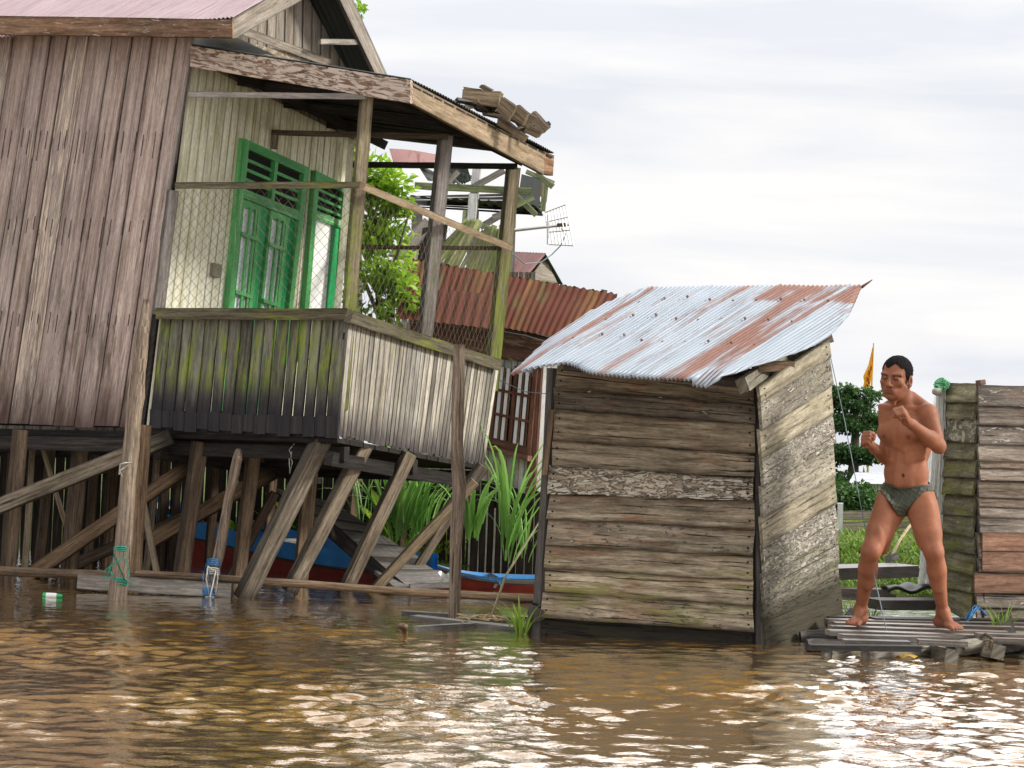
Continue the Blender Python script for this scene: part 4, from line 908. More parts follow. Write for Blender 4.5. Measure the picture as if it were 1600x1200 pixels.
# floating logs and boards along the front of the stilts
def logt(name, pts, rads, mat, label, cat='log'):
    P = [U(*p) for p in pts]; mb = MB(); mb.tube(P, rads, 9, wob=.1); return solo(name, mb, M[mat], label, cat, P[0], smooth=True)
logt('floating_log', [(-120, 884, 14.15), (0, 892, 14.1), (120, 897, 14.0), (215, 900, 13.95)], [.032] * 4, 'stilt', 'dark log floating along the feet of the left stilts')
logt('floating_log', [(212, 896, 13.85), (330, 903, 13.85), (480, 913, 13.9), (640, 925, 14.0), (860, 936, 14.2)], [.024, .026, .026, .026, .026], 'stilt', 'long grey log tied across in front of the slanting braces')
mb = MB(); mb.beam(U(122, 908, 13.8), U(362, 923, 13.75), .095, .04, 0, 16, .004); solo('floating_plank', mb, M['ramp'], 'broad grey plank floating upright behind the two driftwood poles', 'plank', U(120, 912, 14.05))
for (x0, y0, x1, y1, w_, lab) in ((628, 955, 800, 965, .07, 'thin mossy plank awash behind the straight grey pole'), (640, 962, 812, 981, .1, 'wide mossy plank awash at the foot of the straight grey pole'), (655, 979, 740, 974, .05, 'short broken plank awash in front of the straight grey pole'), (720, 962, 835, 964, .06, 'dark plank awash beside the grass tuft')):
    a, b = W(x0, y0, .022), W(x1, y1, .022); d = (b - a).normalized(); s = Z.cross(d) * w_; s = s if s.y > 0 else -s
    mb = MB(); mb.board(a, b, b + s, a + s, -Z * .035, 12, .012, end=.03); solo('awash_plank', mb, M['ramp'], lab, 'plank', a)
mb = MB(); P = [W(620, 978, .0), U(630, 972, 12.6), U(634, 968, 12.6), U(634, 974, 12.6)]; P[3] = P[2] + Vector((.005, 0, -.03)); mb.tube([W(618, 979, -.01), W(628, 978, .015), W(634, 978, .02)], [.012, .018, .014], 7, wob=.3); mb.tube([W(632, 980, -.02), W(633, 979, .03), W(634, 979, .055), W(631, 979, .06)], [.02, .016, .013, .006], 7, wob=.3)
solo('driftwood_stub', mb, M['stilt'], 'small crooked dark stub poking from the water left of the planks', 'stub', W(632, 980, 0), smooth=True)
mb = MB()
for k in range(26):
    p = W(750 + ru(-30, 45), 966 + ru(-4, 5), .03); a = ru(0, 6.28); mb.tube([p, p + Vector((math.cos(a) * .06, math.sin(a) * .05, ru(-.01, .02))), p + Vector((math.cos(a + .4) * .11, math.sin(a + .4) * .1, 0))], .004, 5)
solo('flotsam_twigs', mb, M['bamboo'], 'yellowish twigs and scraps caught on the awash planks', 'twigs', W(755, 968, 0), kind='stuff')
mb = MB(); mb.tube([W(768, 962, .02), U(790, 900, 12.9), U(845, 812, 13.2), U(858, 786, 13.25)], [.009, .008, .006, .004], 6); solo('bamboo_stick', mb, M['stem'], 'thin dry cane leaning from the planks up to the outhouse', 'cane', W(768, 962, 0))
# bottle
bt = thing('plastic_bottle', 'small white plastic bottle with green cap floating on the river', 'bottle', W(83, 930, 0))
a, b = W(70, 930, .012), W(90, 931, .012); ax = (b - a).normalized()
mb = MB(); mb.tube([a - ax * .006, a, a + ax * .068, a + ax * .084, a + ax * .094], [.012, .017, .017, .012, .008], 12); mb.build('bottle_body', M['plastic'], bt, True)
mb = MB(); mb.tube([a - ax * .008, a + ax * .012], .0175, 12); mb.tube([a + ax * .08, a + ax * .112], [.0155, .01], 12); mb.build('bottle_cap', M['plastic_green'], bt, True)
# ---------------------------------------------------------------- boats
def boat(A, B, wid, dep, stk, label, smat, away, deckl=.12, inside='red_boat'):
    """A, B: ends of the gunwale; the near side runs along A-B, the hull lies on its far side"""
    ax = (B - A); L_ = ax.length; ax = ax / L_; sd = Vector((ax.y, -ax.x, 0)).normalized(); sd = sd if sd.dot(away) > 0 else -sd
    loc = (A + B) / 2 + sd * wid; t = thing('wooden_boat', label, 'boat', (loc.x, loc.y, 0))
    pr = lambda s: wid * max(.04, (1 - (2 * abs(s - .5)) ** 3.2))
    def P(s, sgn, k): return A + ax * (L_ * s) + sd * (wid + sgn * pr(s) * (.66 + .34 * k)) + Z * (-dep * (1 - k) + .10 * (2 * abs(s - .5)) ** 3)
    kk = 1 - stk / dep
    for sgn in (-1, 1):
        mb = MB(); mb.sheet(lambda s, k: P(s, sgn, k * kk), 28, 3); mb.build('hull_side', M['red_boat'], t, True)
        mb = MB(); mb.sheet(lambda s, k: P(s, sgn, kk + k * (1 - kk)) + sd * (sgn * .012), 28, 2); mb.build('upper_strake', M[smat], t, True)
        mb = MB(); mb.sheet(lambda s, k: P(s, sgn, kk + k * (1 - kk)) - sd * (sgn * .012), 28, 2); mb.build('inner_strake', M['blue_boat'], t, True)
        mb = MB(); mb.tube([P(i / 14, sgn, kk) + sd * sgn * .016 for i in range(15)], .011, 6); mb.build('rubbing_strip', M['deck_dark'], t)
    mb = MB(); mb.sheet(lambda s, k: P(s, 2 * k - 1, .03), 28, 4); mb.build('hull_bottom', M['red_boat'], t, True)
    mb = MB(); mb.sheet(lambda s, k: P(.02 + s * deckl, 2 * k - 1, .9), 8, 4); mb.build('bow_deck', M['ramp'], t)
    for s in (.3, .55, .8):
        mb = MB(); mb.beam(P(s, -1, .8), P(s, 1, .8), .08, .02); mb.build('thwart', M['ramp'], t)
    return t
g1, g2 = U(300, 815, 17.2), U(590, 880, 15.15)
boat(g1 - (g2 - g1) * .6, g2 + (g2 - g1) * .12, .28, .36, .135, 'red wooden boat with bright blue upper strake moored under the porch', 'blue_boat', Vector((.3, 1, 0)))
boat(U(672, 903, 15.0), U(1020, 909, 15.3), .22, .17, .03, 'low red boat with grey rim and blue inside between grey pole and outhouse', 'ramp', Vector((0, 1, 0)), .2)
# plank ramp with its side beam
rq_ = [U(442, 756, 16.6), U(500, 778, 16.0), U(706, 914, 14.6), U(628, 922, 14.5)]
ramp = thing('gangway_ramp', 'sloping grey board ramp coming down beside the blue boat', 'ramp', (U(650, 918, 14.5).x, U(650, 918, 14.5).y, .1))
mb = MB(); panel(mb, [rq_[3], rq_[0], rq_[1], rq_[2]], 1, Z * -.03, False, .0, 10, .004); 
q = [U(430, 762, 16.7), U(520, 784, 16.0), U(716, 912, 14.7), U(622, 918, 14.5)]
mb = MB(); panel(mb, [q[0], q[1], q[2], q[3]], 7, Z * -.025, False, .008, 8, .004, end=.02); mb.build('ramp_board', M['ramp'], ramp)
mb = MB(); mb.beam(U(500, 814, 15.6), U(640, 935, 14.5), .1, .05, 0, 8, .004); mb.build('side_beam', M['deck_dark'], ramp)
for (x, y) in ((517, 829), (606, 912), (578, 880)):
    mb = MB(); mb.beam(U(x, y - 8, 15.0), U(x + 6, y + 12, 14.9), .03, .03); mb.build('cleat', M['deck_dark'], ramp)
mb = MB(); mb.beam(U(640, 917, 14.4), U(705, 914, 14.5), .04, .04, 0, 4); mb.build('foot_board', M['ramp'], ramp)
# white scrap on the far boat
mb = MB(); c = U(695, 903, 14.6)
mb.sheet(lambda s, t: c + Vector(((s - .5) * .07 + .015 * math.sin(t * 4), .03 * math.sin(s * 5), (t - .5) * .07 + .01 * math.sin(s * 7))), 6, 6); solo('plastic_scrap', mb, M['plastic'], 'crumpled white plastic scrap at the foot of the ramp', 'scrap', c, smooth=True)
wraprope('tie_rope', [[(790, 903, 14.7), (775, 905, 14.7), (780, 910, 14.7), (784, 916, 14.7), (778, 908, 14.7), (792, 905, 14.7)], [(778, 908, 14.7), (700, 896, 14.9)], [(788, 906, 14.7), (800, 902, 14.7)]], .009, 'rope_blue', 'bright blue rope knotted on the low red boat', (780, 907, 14.7))
logt('jetty_pole', [(700, 932, 14.3), (780, 938, 14.25), (846, 940, 14.2)], [.02, .022, .02], 'ramp', 'thin pale pole floating in front of the low red boat', 'pole')
# fishing line from the outhouse roof down to the dock
mb = MB(); mb.tube([U(1293, 536, 12.6), U(1320, 660, 12.3), U(1345, 790, 12.0), U(1366, 900, 11.75), U(1385, 985, 11.6)], .0028, 5); solo('mooring_line', mb, M['line'], 'thin blue-grey line running from the outhouse roof to the dock', 'line', U(1385, 985, 11.6))
wraprope('tie_rope', [[(1507, 970, 12.7), (1514, 958, 12.7), (1524, 946, 12.7), (1530, 948, 12.7), (1520, 960, 12.7), (1511, 970, 12.6)], [(1522, 948, 12.7), (1516, 962, 12.6), (1510, 972, 12.6)], [(1528, 946, 12.8), (1536, 955, 12.7), (1541, 962, 12.7)]], .006, 'rope_blue', 'faded blue rope at the foot of the clapboard shed', (1515, 965, 12.7))
# fishing net hung over the corner of the clapboard shed
net = thing('fishing_net', 'white fishing net draped down the corner of the clapboard shed behind the man', 'net', U(1455, 915, 13.8))
mb = MB()
for k in range(80):
    x0 = ru(1464, 1478); x1 = ru(1437, 1482); ph = ru(0, 6); dd = 13.85 + ru(-.06, .06); b_ = ru(870, 925)
    mb.tube([U(lerp(x0, x1, t ** 1.4) + 1.2 * math.sin(t * 14 + ph), lerp(598, b_, t), dd + .01 * math.sin(t * 9 + ph)) for t in [i / 9 for i in range(10)]], ru(.0014, .004), 4)
for k in range(46):
    x0 = ru(1438, 1470); dd = 13.85; ph = ru(0, 6); mb.tube([U(lerp(x0 + 16, x0, t) + 2 * math.sin(t * 8 + ph), lerp(640, 915, t), dd) for t in [i / 8 for i in range(9)]], .0011, 4)
for k in range(60):
    y = ru(700, 915); mb.tube([U(x, y + 2.5 * math.sin(x * .5 + k), 13.86) for x in range(1438 + int((915 - y) * .09), 1474, 6)], .0009, 4)
mb.build('net_drape', M['net'], net)
mb = MB()
fn_ = [(1470, 604), (1466, 640), (1462, 700), (1459, 780), (1456, 850), (1452, 915)]
def fold(s, t):
    i = min(len(fn_) - 2, int(t * (len(fn_) - 1))); f = t * (len(fn_) - 1) - i; x = lerp(fn_[i][0], fn_[i + 1][0], f); y = lerp(fn_[i][1], fn_[i + 1][1], f)
    return U(x + (s - .5) * (14 + 22 * t) + (3.2 * math.sin(t * 13 + s * 5) + 1.6 * math.sin(t * 31 + 2)) * (s - .2), y + 8 * t * math.sin(s * 9), 13.9 + .03 * math.sin(s * 14 + t * 3))
mb.sheet(fold, 14, 30); mb.build('net_fold', M['sheer'], net, True)
mb = MB()
for k in range(60):
    a = ru(0, 6.28); mb.tube([U(1472 + 12 * math.cos(a + u) * ru(.2, 1.1), 601 + 10 * math.sin(a + u) * ru(.2, 1.1), 13.75 + .06 * math.sin(a * 3 + u)) for u in (0, .6, 1.2, 1.8, 2.4)], .004, 5)
mb.build('net_roll', M['netg'], net)
mb = MB(); mb.ell(U(1464, 612, 13.7), Vector((.035, 0, 0)), Vector((0, .03, 0)), Vector((0, 0, .025)), 10, 7, wob=.3); mb.build('net_float', M['rope_pale'], net, True)
# ---------------------------------------------------------------- things behind the man: bench plank, boards, wall, cane
def slab(name, x0, y0, d0, x1, y1, d1, hpx, th, mat, label, cat, rot=0, ext=None):
    mb = MB(); mb.beam(U(x0, y0, d0), U(x1, y1, d1), hpx / FPX * (d0 + d1) / 2 * K, th, rot, 12, .004); return solo(name, mb, M[mat], label, cat, U(x0, y0, d0))
def jet(name, x0, y0, x1, y1, z, wdt, th, mat, label, cat='plank'):
    a, b = W(x0, y0, z), W(x1, y1, z); d = (b - a).normalized(); s = Z.cross(d) * wdt; s = s if s.y > 0 else -s
    mb = MB(); mb.board(a, b, b + s, a + s, -Z * th, 14, .005); return solo(name, mb, M[mat], label, cat, a)
jet('walkway_plank', 1280, 889, 1440, 884, .32, .26, .075, 'deck', 'raised walkway beam crossing behind the legs of the man')
jet('landing_board', 1270, 926, 1400, 929, .17, .16, .04, 'deck', 'pale wet board just left of the black mat', 'board')
jet('landing_board', 1270, 919, 1390, 921, .2, .12, .04, 'deck', 'narrow pale board behind the pale wet board', 'board')
jet('landing_board', 1376, 938, 1480, 938, .17, .2, .06, 'deck_dark', 'dark board under the black mat', 'board')
jet('landing_board', 1368, 966, 1500, 968, .12, .1, .12, 'deck_dark', 'mossy black beam lying behind the dock', 'board')
jet('landing_board', 1290, 952, 1480, 953, .0, .3, .05, 'deck_dark', 'dark sunken board behind the grass at the dock', 'board')
mb = MB(); a = W(1388, 927, .19); b = W(1460, 925, .19); mb.sheet(lambda s, t: lerp(a, b, s) + Vector((0, .25 * t, .02 + .018 * math.sin(s * 9) * math.sin(t * 5 + 1) + .02 * math.sin(math.pi * t))), 24, 8)
o = solo('rubber_mat', mb, M['rubber'], 'black rubber mat lying on the dark board behind the left leg', 'mat', a, smooth=True); md = o.modifiers.new('t', 'SOLIDIFY'); md.thickness = .015
mb = MB(); mb.beam(U(1388, 873, 14.6), U(1399, 870, 14.7), .05, .05); solo('wood_block', mb, M['ramp'], 'small wooden block on the raised walkway beam', 'block', U(1394, 872, 14.6))
mb = MB(); mb.tube([U(1393, 870, 14.7), U(1404, 847, 15), U(1416, 829, 15.3), U(1430, 812, 15.6)], .011, 6); solo('bamboo_stick', mb, M['bamboo'], 'yellow bamboo stick rising between the legs of the man', 'cane', U(1393, 870, 14.7))
wl = thing('board_fence', 'low weathered board fence at the back of the grassy bank behind the man', 'fence', U(1370, 850, 19))
mb = MB(); q = [U(1250, 797, 19), U(1480, 797, 19.3), U(1480, 852, 19.3), U(1250, 852, 19)]; panel(mb, q, 3, Vector((0, .03, 0)), False, .012, 16, .008); mb.build('fence_board', M['wallwood'], wl)
mb = MB(); mb.beam(U(1313, 786, 18.8), U(1312, 866, 18.8), .05, .06); mb.build('fence_post', M['white'], wl)
mb = MB(); q = [U(1300, 745, 36), U(1350, 740, 36), U(1362, 756, 34), U(1296, 757, 34)]; 
hut = thing('far_hut', 'far hut with grey sheet roof seen behind the terraced tree', 'hut', U(1370, 790, 36))
q = [U(1335, 738, 37), U(1385, 738, 37), U(1398, 756, 34.5), U(1325, 756, 34.5)]; mb = MB(); mb.sheet(lambda s, t: bil(q, s, t), 20, 3); mb.build('roof', M['gravel'], hut)
mb = MB(); panel(mb, [U(1328, 757, 35), U(1396, 757, 35), U(1396, 800, 35), U(1328, 800, 35)], 14, Vector((0, .05, 0)), True, .01, 2); mb.build('wall', M['white'], hut)
# flag behind the tree
fl = thing('flag', 'yellow flag hanging limp on a thin pole above the terraced tree', 'flag', U(1352, 760, 44))
mb = MB(); mb.tube([U(1352, 800, 44), U(1358, 700, 44), U(1365, 536, 44)], [.03, .025, .012], 6); mb.build('flag_pole', M['bamboo'], fl)
mb = MB(); fq_ = [U(1364, 545, 44), U(1365, 545, 44), U(1359, 606, 44), U(1347, 608, 44)]
fe = poly([U(1364, 543, 44), U(1358, 570, 44), U(1349, 588, 44), U(1350, 596, 44), U(1347, 608, 44)]); fr_ = poly([U(1365, 543, 44), U(1363, 575, 44), U(1359, 608, 44)])
mb.sheet(lambda s, t: lerp(fe(t), fr_(t), s) + Vector((0, .08 * math.sin(s * 9 + t * 4), 0)), 12, 22); ff = mb.build('flag_cloth', M['flag'], fl, True)
mb = MB()
for k in range(9):
    t = .45 + k * .055; mb.beam(lerp(fe(t), fr_(t), .35 + .2 * math.sin(k * 2)) + Vector((0, -.12, 0)), lerp(fe(t + .05), fr_(t + .05), .6) + Vector((0, -.12, 0)), .035, .01)
mb.build('flag_mark', M['flagred'], ff)
# ---------------------------------------------------------------- cream house behind, with rusty skirt roof and brown window
ch = thing('cream_house', 'cream board house behind the porch with red-brown window and rusty tin eave', 'house', U(800, 880, 17.5))
CWp = plane(U(765, 700, 17.2), (U(842, 720, 16.9) - U(765, 700, 17.2)), LN)
mb = MB(); q = Q(CWp, (600, 500), (838, 522), (826, 770), (590, 715)); panel(mb, q, 26, backvec(CWp, .02), True, .006, 4, .001); mb.build('wall', M['white'], ch)
mb = MB(); q = [on(838, 522, CWp), on(838, 522, CWp) + Vector((.6, .12, 0)), on(826, 770, CWp) + Vector((.6, .12, -.1)), on(826, 770, CWp)]; panel(mb, q, 5, Vector((-.01, .02, 0)), True, .004, 4, .001); mb.build('side_wall', M['white'], ch)
mb = MB(); mb.beam(on(842, 560, CWp), on(829, 772, CWp), .07, .05, 20, 5); mb.build('corner_board', M['winbrown'], ch)
wp = shift(CWp, .03)
wq_ = Q(wp, (776, 578), (840, 590), (830, 712), (764, 694))
WN = CWp[1] * (1 if CWp[1].dot(CAM - CWp[0]) > 0 else -1)
def rct(mb, q, s0, s1, t0, t1, off, th):
    P = lambda s, t: bil(q, s, t) + WN * off
    if (t1 - t0) * 1.6 > (s1 - s0): mb.board(P(s0, t1), P(s0, t0), P(s1, t0), P(s1, t1), -WN * th, 3, .001)
    else: mb.board(P(s0, t1), P(s1, t1), P(s1, t0), P(s0, t0), -WN * th, 3, .001)
mb = MB(); [rct(mb, wq_, *a, .02, .03) for a in ((0, .09, -.1, 1), (.91, 1, -.1, 1), (.09, .91, .9, 1), (.46, .55, -.1, .9))]; wf = mb.build('window', M['winbrown'], ch)
for (s0, s1) in ((.09, .46), (.55, .91)):
    for t in (.24, .56): mb = MB(); rct(mb, wq_, s0, s1, t, t + .035, .022, .02); mb.build('glazing_bar', M['winbrown'], wf)
mb = MB(); rct(mb, wq_, .05, .95, 0, .95, .0, .01); mb.build('dark_room', M['black'], wf)
for s0 in (.11, .27, .57, .73):
    mb = MB(); rct(mb, wq_, s0, s0 + .075, -.05, .9, .012, .004); mb.build('pane', M['pane'], wf)
mb = MB(); [rct(mb, wq_, a, a + .05, -.05, .9, .014, .004) for a in (.2, .36, .66, .83)]; mb.build('curtain_rail', M['winbrown'], wf)
mb = MB(); rct(mb, wq_, -.04, 1.02, 1.0, 1.07, .06, .08); mb.build('sill', M['winbrown'], ch)
# shutter and dark frieze under the rusty eave
mb = MB(); q = Q(shift(CWp, .05), (640, 478), (862, 528), (858, 572), (640, 540)); mb.board(q[3], q[2], q[1], q[0], -WN * .04, 6, .002); mb.build('frieze_board', M['winbrown'], ch)
rp = shift(CWp, .45)
mb = MB(); top = [U(640, 404, 17.6), U(965, 460, 17.3)]; bot = [U(622, 481, 17.1), U(925, 536, 16.75)]
fn, nu, nv = corr([top[0], top[1], bot[1], bot[0]], .055, .006, 5, .02, 21)
mb.sheet(fn, nu, 5, 2.6, .7, lambda a, b: (.5 + .4 * math.sin(a * 23), .5, .5)); mb.build('eave_roof', M['tin_rust'], ch, True)
mb = MB(); t2 = [U(630, 447, 16.95), U(790, 462, 16.8)]; b2_ = [U(618, 497, 16.6), U(778, 515, 16.4)]
fn, nu, nv = corr([t2[0], t2[1], b2_[1], b2_[0]], .075, .006, 4, .015, 33); mb.sheet(fn, nu, 4, 1.8, .5, lambda a, b: (.2, .5, .5)); mb.build('lower_eave_roof', M['tin_rust'], ch, True)
mb = MB(); fn, nu, nv = corr([top[0] + Vector((0, 3, -.3)), top[1] + Vector((0, 3, -.3)), top[1], top[0]], .075, .012, 4, .01, 22); mb.sheet(fn, nu, 4, 2.6, 2); mb.build('main_roof', M['tin_rust'], ch, True)
mb = MB(); mb.beam(U(944, 455, 18.0), U(940, 476, 17.8), .05, .03); mb.build('roof_end', M['greenroof'], ch)
# two slack wires along the wall
for (y0, y1, y2) in ((592, 612, 616), (516, 524, 536)):
    mb = MB(); mb.tube([U(776, y0, 16.4), U(820, y1, 15.5), U(862, y2, 13.2)], .003, 5); solo('slack_wire', mb, M['line'], 'slack wire running past the window head to the outhouse roof' if y0 < 560 else 'slack wire crossing in front of the brown window bars', 'wire', U(776, y0, 16.4))
# palisade below
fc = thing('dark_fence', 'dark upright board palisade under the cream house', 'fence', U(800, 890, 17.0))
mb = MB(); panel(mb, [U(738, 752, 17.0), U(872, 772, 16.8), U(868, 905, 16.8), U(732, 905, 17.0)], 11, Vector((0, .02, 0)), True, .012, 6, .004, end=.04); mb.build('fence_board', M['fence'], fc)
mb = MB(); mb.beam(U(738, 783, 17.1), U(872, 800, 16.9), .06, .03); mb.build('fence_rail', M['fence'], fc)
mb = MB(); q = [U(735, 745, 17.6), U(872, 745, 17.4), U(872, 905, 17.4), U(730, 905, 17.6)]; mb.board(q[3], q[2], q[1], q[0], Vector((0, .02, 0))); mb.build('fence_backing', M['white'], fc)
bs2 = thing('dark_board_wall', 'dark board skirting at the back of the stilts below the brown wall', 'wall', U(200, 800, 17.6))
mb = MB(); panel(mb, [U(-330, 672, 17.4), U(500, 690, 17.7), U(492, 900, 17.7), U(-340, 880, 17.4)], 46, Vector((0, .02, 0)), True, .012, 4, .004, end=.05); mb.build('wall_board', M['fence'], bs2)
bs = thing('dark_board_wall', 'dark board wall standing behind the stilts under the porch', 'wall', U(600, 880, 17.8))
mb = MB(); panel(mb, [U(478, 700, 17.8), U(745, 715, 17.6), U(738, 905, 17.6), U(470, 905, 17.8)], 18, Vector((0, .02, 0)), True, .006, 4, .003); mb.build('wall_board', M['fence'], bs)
# ---------------------------------------------------------------- ruined building beyond
rb = thing('ruined_house', 'collapsed house behind the porch with mossy green beams and slumped boards', 'ruin', U(740, 880, 24))
def rbm(nm, mat, *segs):
    for (x0, y0, x1, y1, w_, d) in segs:
        mb = MB(); mb.bpx(x0, y0, d, x1, y1, d, w_, None, 10, n=6, amp=.006); mb.build(nm, M[mat], rb)
rbm('beam', 'greenwood', (648, 290, 830, 299, 10, 24), (805, 266, 802, 306, 8, 23.8), (800, 300, 838, 336, 8, 23.8), (795, 326, 834, 308, 8, 23.7), (852, 282, 848, 330, 7, 24), (838, 270, 864, 292, 8, 23.6), (727, 328, 725, 352, 6, 24), (866, 286, 822, 268, 6, 24))
rbm('post', 'white', (746, 258, 737, 352, 12, 24.1), (740, 303, 736, 350, 13, 24.0))
rbm('brace', 'grey_post', (740, 292, 788, 266, 9, 24), (700, 286, 716, 268, 8, 24), (700, 270, 722, 292, 4, 24), (750, 355, 795, 328, 9, 23.7), (770, 340, 800, 330, 9, 23.6))
mb = MB(); q = [U(632, 232, 25.5), U(866, 268, 25), U(848, 336, 24.4), U(640, 322, 24.8)]
fn, nu, nv = corr([U(700, 318, 26), U(850, 336, 26), U(838, 322, 24.0), U(640, 306, 24.2)], .1, .012, 3, .03, 3); mb.sheet(fn, nu, 3, 3, 1); mb.build('sagging_roof', M['tin_dark'], rb, True)
mb = MB(); panel(mb, [U(640, 306, 25.2), U(842, 300, 25.0), U(848, 338, 24.6), U(650, 324, 24.8)], 6, Vector((0, .03, 0)), False, .02, 8, .02); mb.build('roof_underside', M['dark'], rb)
mb = MB(); q = [U(655, 262, 24.8), U(745, 276, 24.6), U(722, 286, 24.4), U(668, 282, 24.4)]; mb.sheet(lambda s, t: bil(q, s, t) + Z * .03 * mnoise.noise(Vector((s * 6, t * 6, 0))), 12, 6); mb.build('torn_sheet', M['tin_dark'], rb)
mb = MB(); q = [U(608, 232, 25), U(682, 240, 25), U(676, 262, 24.6), U(616, 260, 24.6)]; mb.sheet(lambda s, t: bil(q, s, t) + Z * .01 * math.sin(s * 4), 12, 4); mb.build('red_sheet', M['tin_red'], rb)
mb = MB(); q = [U(690, 262, 24.6), U(730, 258, 24.6), U(736, 282, 24.4), U(722, 288, 24.4)]; mb.sheet(lambda s, t: bil(q, s, t) + Z * .08 * mnoise.noise(Vector((s * 5, t * 5, 3))), 12, 8); mb.build('torn_sheet', M['greenroof'], rb)
mb = MB(); q = [U(815, 272, 24.9), U(846, 280, 24.9), U(842, 336, 24.7), U(806, 330, 24.7)]; mb.sheet(lambda s, t: bil(q, s, t), 12, 4); mb.build('end_sheet', M['tin_dark'], rb)
mb = MB(); q = [U(846, 278, 24.2), U(858, 282, 24.2), U(854, 316, 24.2), U(844, 306, 24.2)]; mb.board(q[3], q[2], q[1], q[0], Vector((0, .03, 0))); mb.build('end_board', M['tin_red'], rb)
mb = MB()
for k in range(22):
    t = k / 21; x0, y0 = lerp(722, 785, t) + ru(-4, 4), 346 + ru(-6, 12) + 8 * t; x1, y1 = lerp(640, 775, t) + ru(-4, 4), 430 + ru(-5, 10)
    mb.bpx(x0, y0, 22.6 - t * .4, x1, y1, 22.2 - t * .3, ru(6, 10), .02, 0, n=4, amp=.006)
mb.build('slumped_board', M['thatch'], rb)
mb = MB(); q = [U(782, 360, 21.9), U(804, 372, 21.8), U(794, 430, 21.6), U(772, 430, 21.6)]; panel(mb, q, 3, Vector((0, .02, 0)), True, .01, 4, .006); mb.build('end_board', M['greenwood'], rb)
mb = MB(); q = [U(606, 398, 23), U(664, 340, 23.6), U(676, 352, 23), U(640, 400, 22.5)]; mb.board(q[3], q[2], q[1], q[0], Vector((0, .03, -.02)), 4); mb.build('fallen_sheet', M['gable'], rb)
mb = MB(); q = [U(590, 420, 23.5), U(668, 362, 23.5), U(668, 420, 23.3), U(600, 430, 23.3)]; mb.board(q[3], q[2], q[1], q[0], Vector((0, .03, 0)), 4); mb.build('gable_panel', M['cream'], rb)
mb = MB(); q = [U(660, 356, 23), U(700, 350, 22.8), U(690, 420, 22.6), U(650, 420, 22.6)]; mb.board(q[3], q[2], q[1], q[0], Vector((0, .03, 0)), 4); mb.build('dark_opening', M['dark'], rb)
for (x, d) in ((652, 24.5), (740, 24.2), (798, 23.9)):
    mb = MB(); a = U(x, 330, d); mb.beam(Vector((a.x, a.y, -.3)), a, .12, .12); mb.build('post', M['grey_post'], rb)
mb = MB(); qa, qb = U(610, 425, 23.2), U(838, 425, 22.6); panel(mb, [qa, qb, Vector((qb.x, qb.y, -.2)), Vector((qa.x, qa.y, -.2))], 22, Vector((0, .03, 0)), True, .01, 4, .004); mb.build('wall', M['gable'], rb)
# loose boards piled on the porch roof
for (pts, d, th, lab) in (
    (((723, 139), (782, 143), (777, 168), (721, 160)), 14.55, .16, 'broad squarish weathered board block on top of the porch roof pile'),
    (((784, 152), (806, 168), (792, 190), (775, 172)), 14.5, .05, 'splintered board just right of the squarish block on the porch roof'),
    (((800, 166), (838, 184), (822, 200), (790, 186)), 14.6, .05, 'notched board in the middle of the porch roof pile'),
    (((833, 174), (857, 199), (846, 209), (822, 186)), 14.9, .03, 'pale board at the right end of the porch roof pile'),
    (((778, 182), (822, 214), (816, 222), (776, 196)), 14.6, .05, 'long lower board lying along the porch roof'),
    (((728, 160), (776, 168), (776, 182), (745, 174)), 14.7, .06, 'dark board under the squarish block on the porch roof'),
    (((824, 196), (846, 206), (838, 216), (818, 206)), 14.8, .03, 'splintered short board low at the right of the roof pile'),
    (((808, 164), (824, 178), (816, 196), (800, 186)), 14.55, .04, 'brown upright splinter between the notched boards on the roof'),
    (((752, 132), (768, 141), (760, 143), (748, 136)), 14.7, .05, 'thin chip lying on top of the squarish block'),
    (((724, 136), (752, 140), (752, 143), (725, 141)), 14.75, .08, 'dark sliver lying along the top of the squarish block')):
    q = [U(x, y, d) for x, y in pts]; mb = MB(); mb.board(q[3], q[2], q[1], q[0], Vector((.02, th, .01)), 6, .006); solo('broken_board', mb, M['rubble'], lab, 'board', sum(q, Vector()) / 4, 'broken boards piled on the porch roof')
rs_ = random.Random(3)
for k in range(16):
    t = k / 15; x, y = lerp(735, 842, t) + rs_.uniform(-10, 6), lerp(158, 204, t) + rs_.uniform(-8, 9); a = rs_.uniform(-.4, 1.2); L_ = rs_.uniform(9, 20); w_ = rs_.uniform(3, 8)
    mb = MB(); mb.beam(U(x - L_ * math.cos(a), y - L_ * math.sin(a), 14.45 + .5 * t), U(x + L_ * math.cos(a), y + L_ * math.sin(a), 14.6 + .4 * t), w_ / FPX * 14.5 * K, .03, rs_.uniform(-50, 50), 5, .008, w2=w_ * .5 / FPX * 14.5 * K)
    solo('board_splinter', mb, M['rubble'] if k % 3 else M['deck_dark'], 'small dark splinter sticking out among the broken boards on the porch roof', 'splinter', U(x, y, 14.6), 'splinters in the porch roof pile')
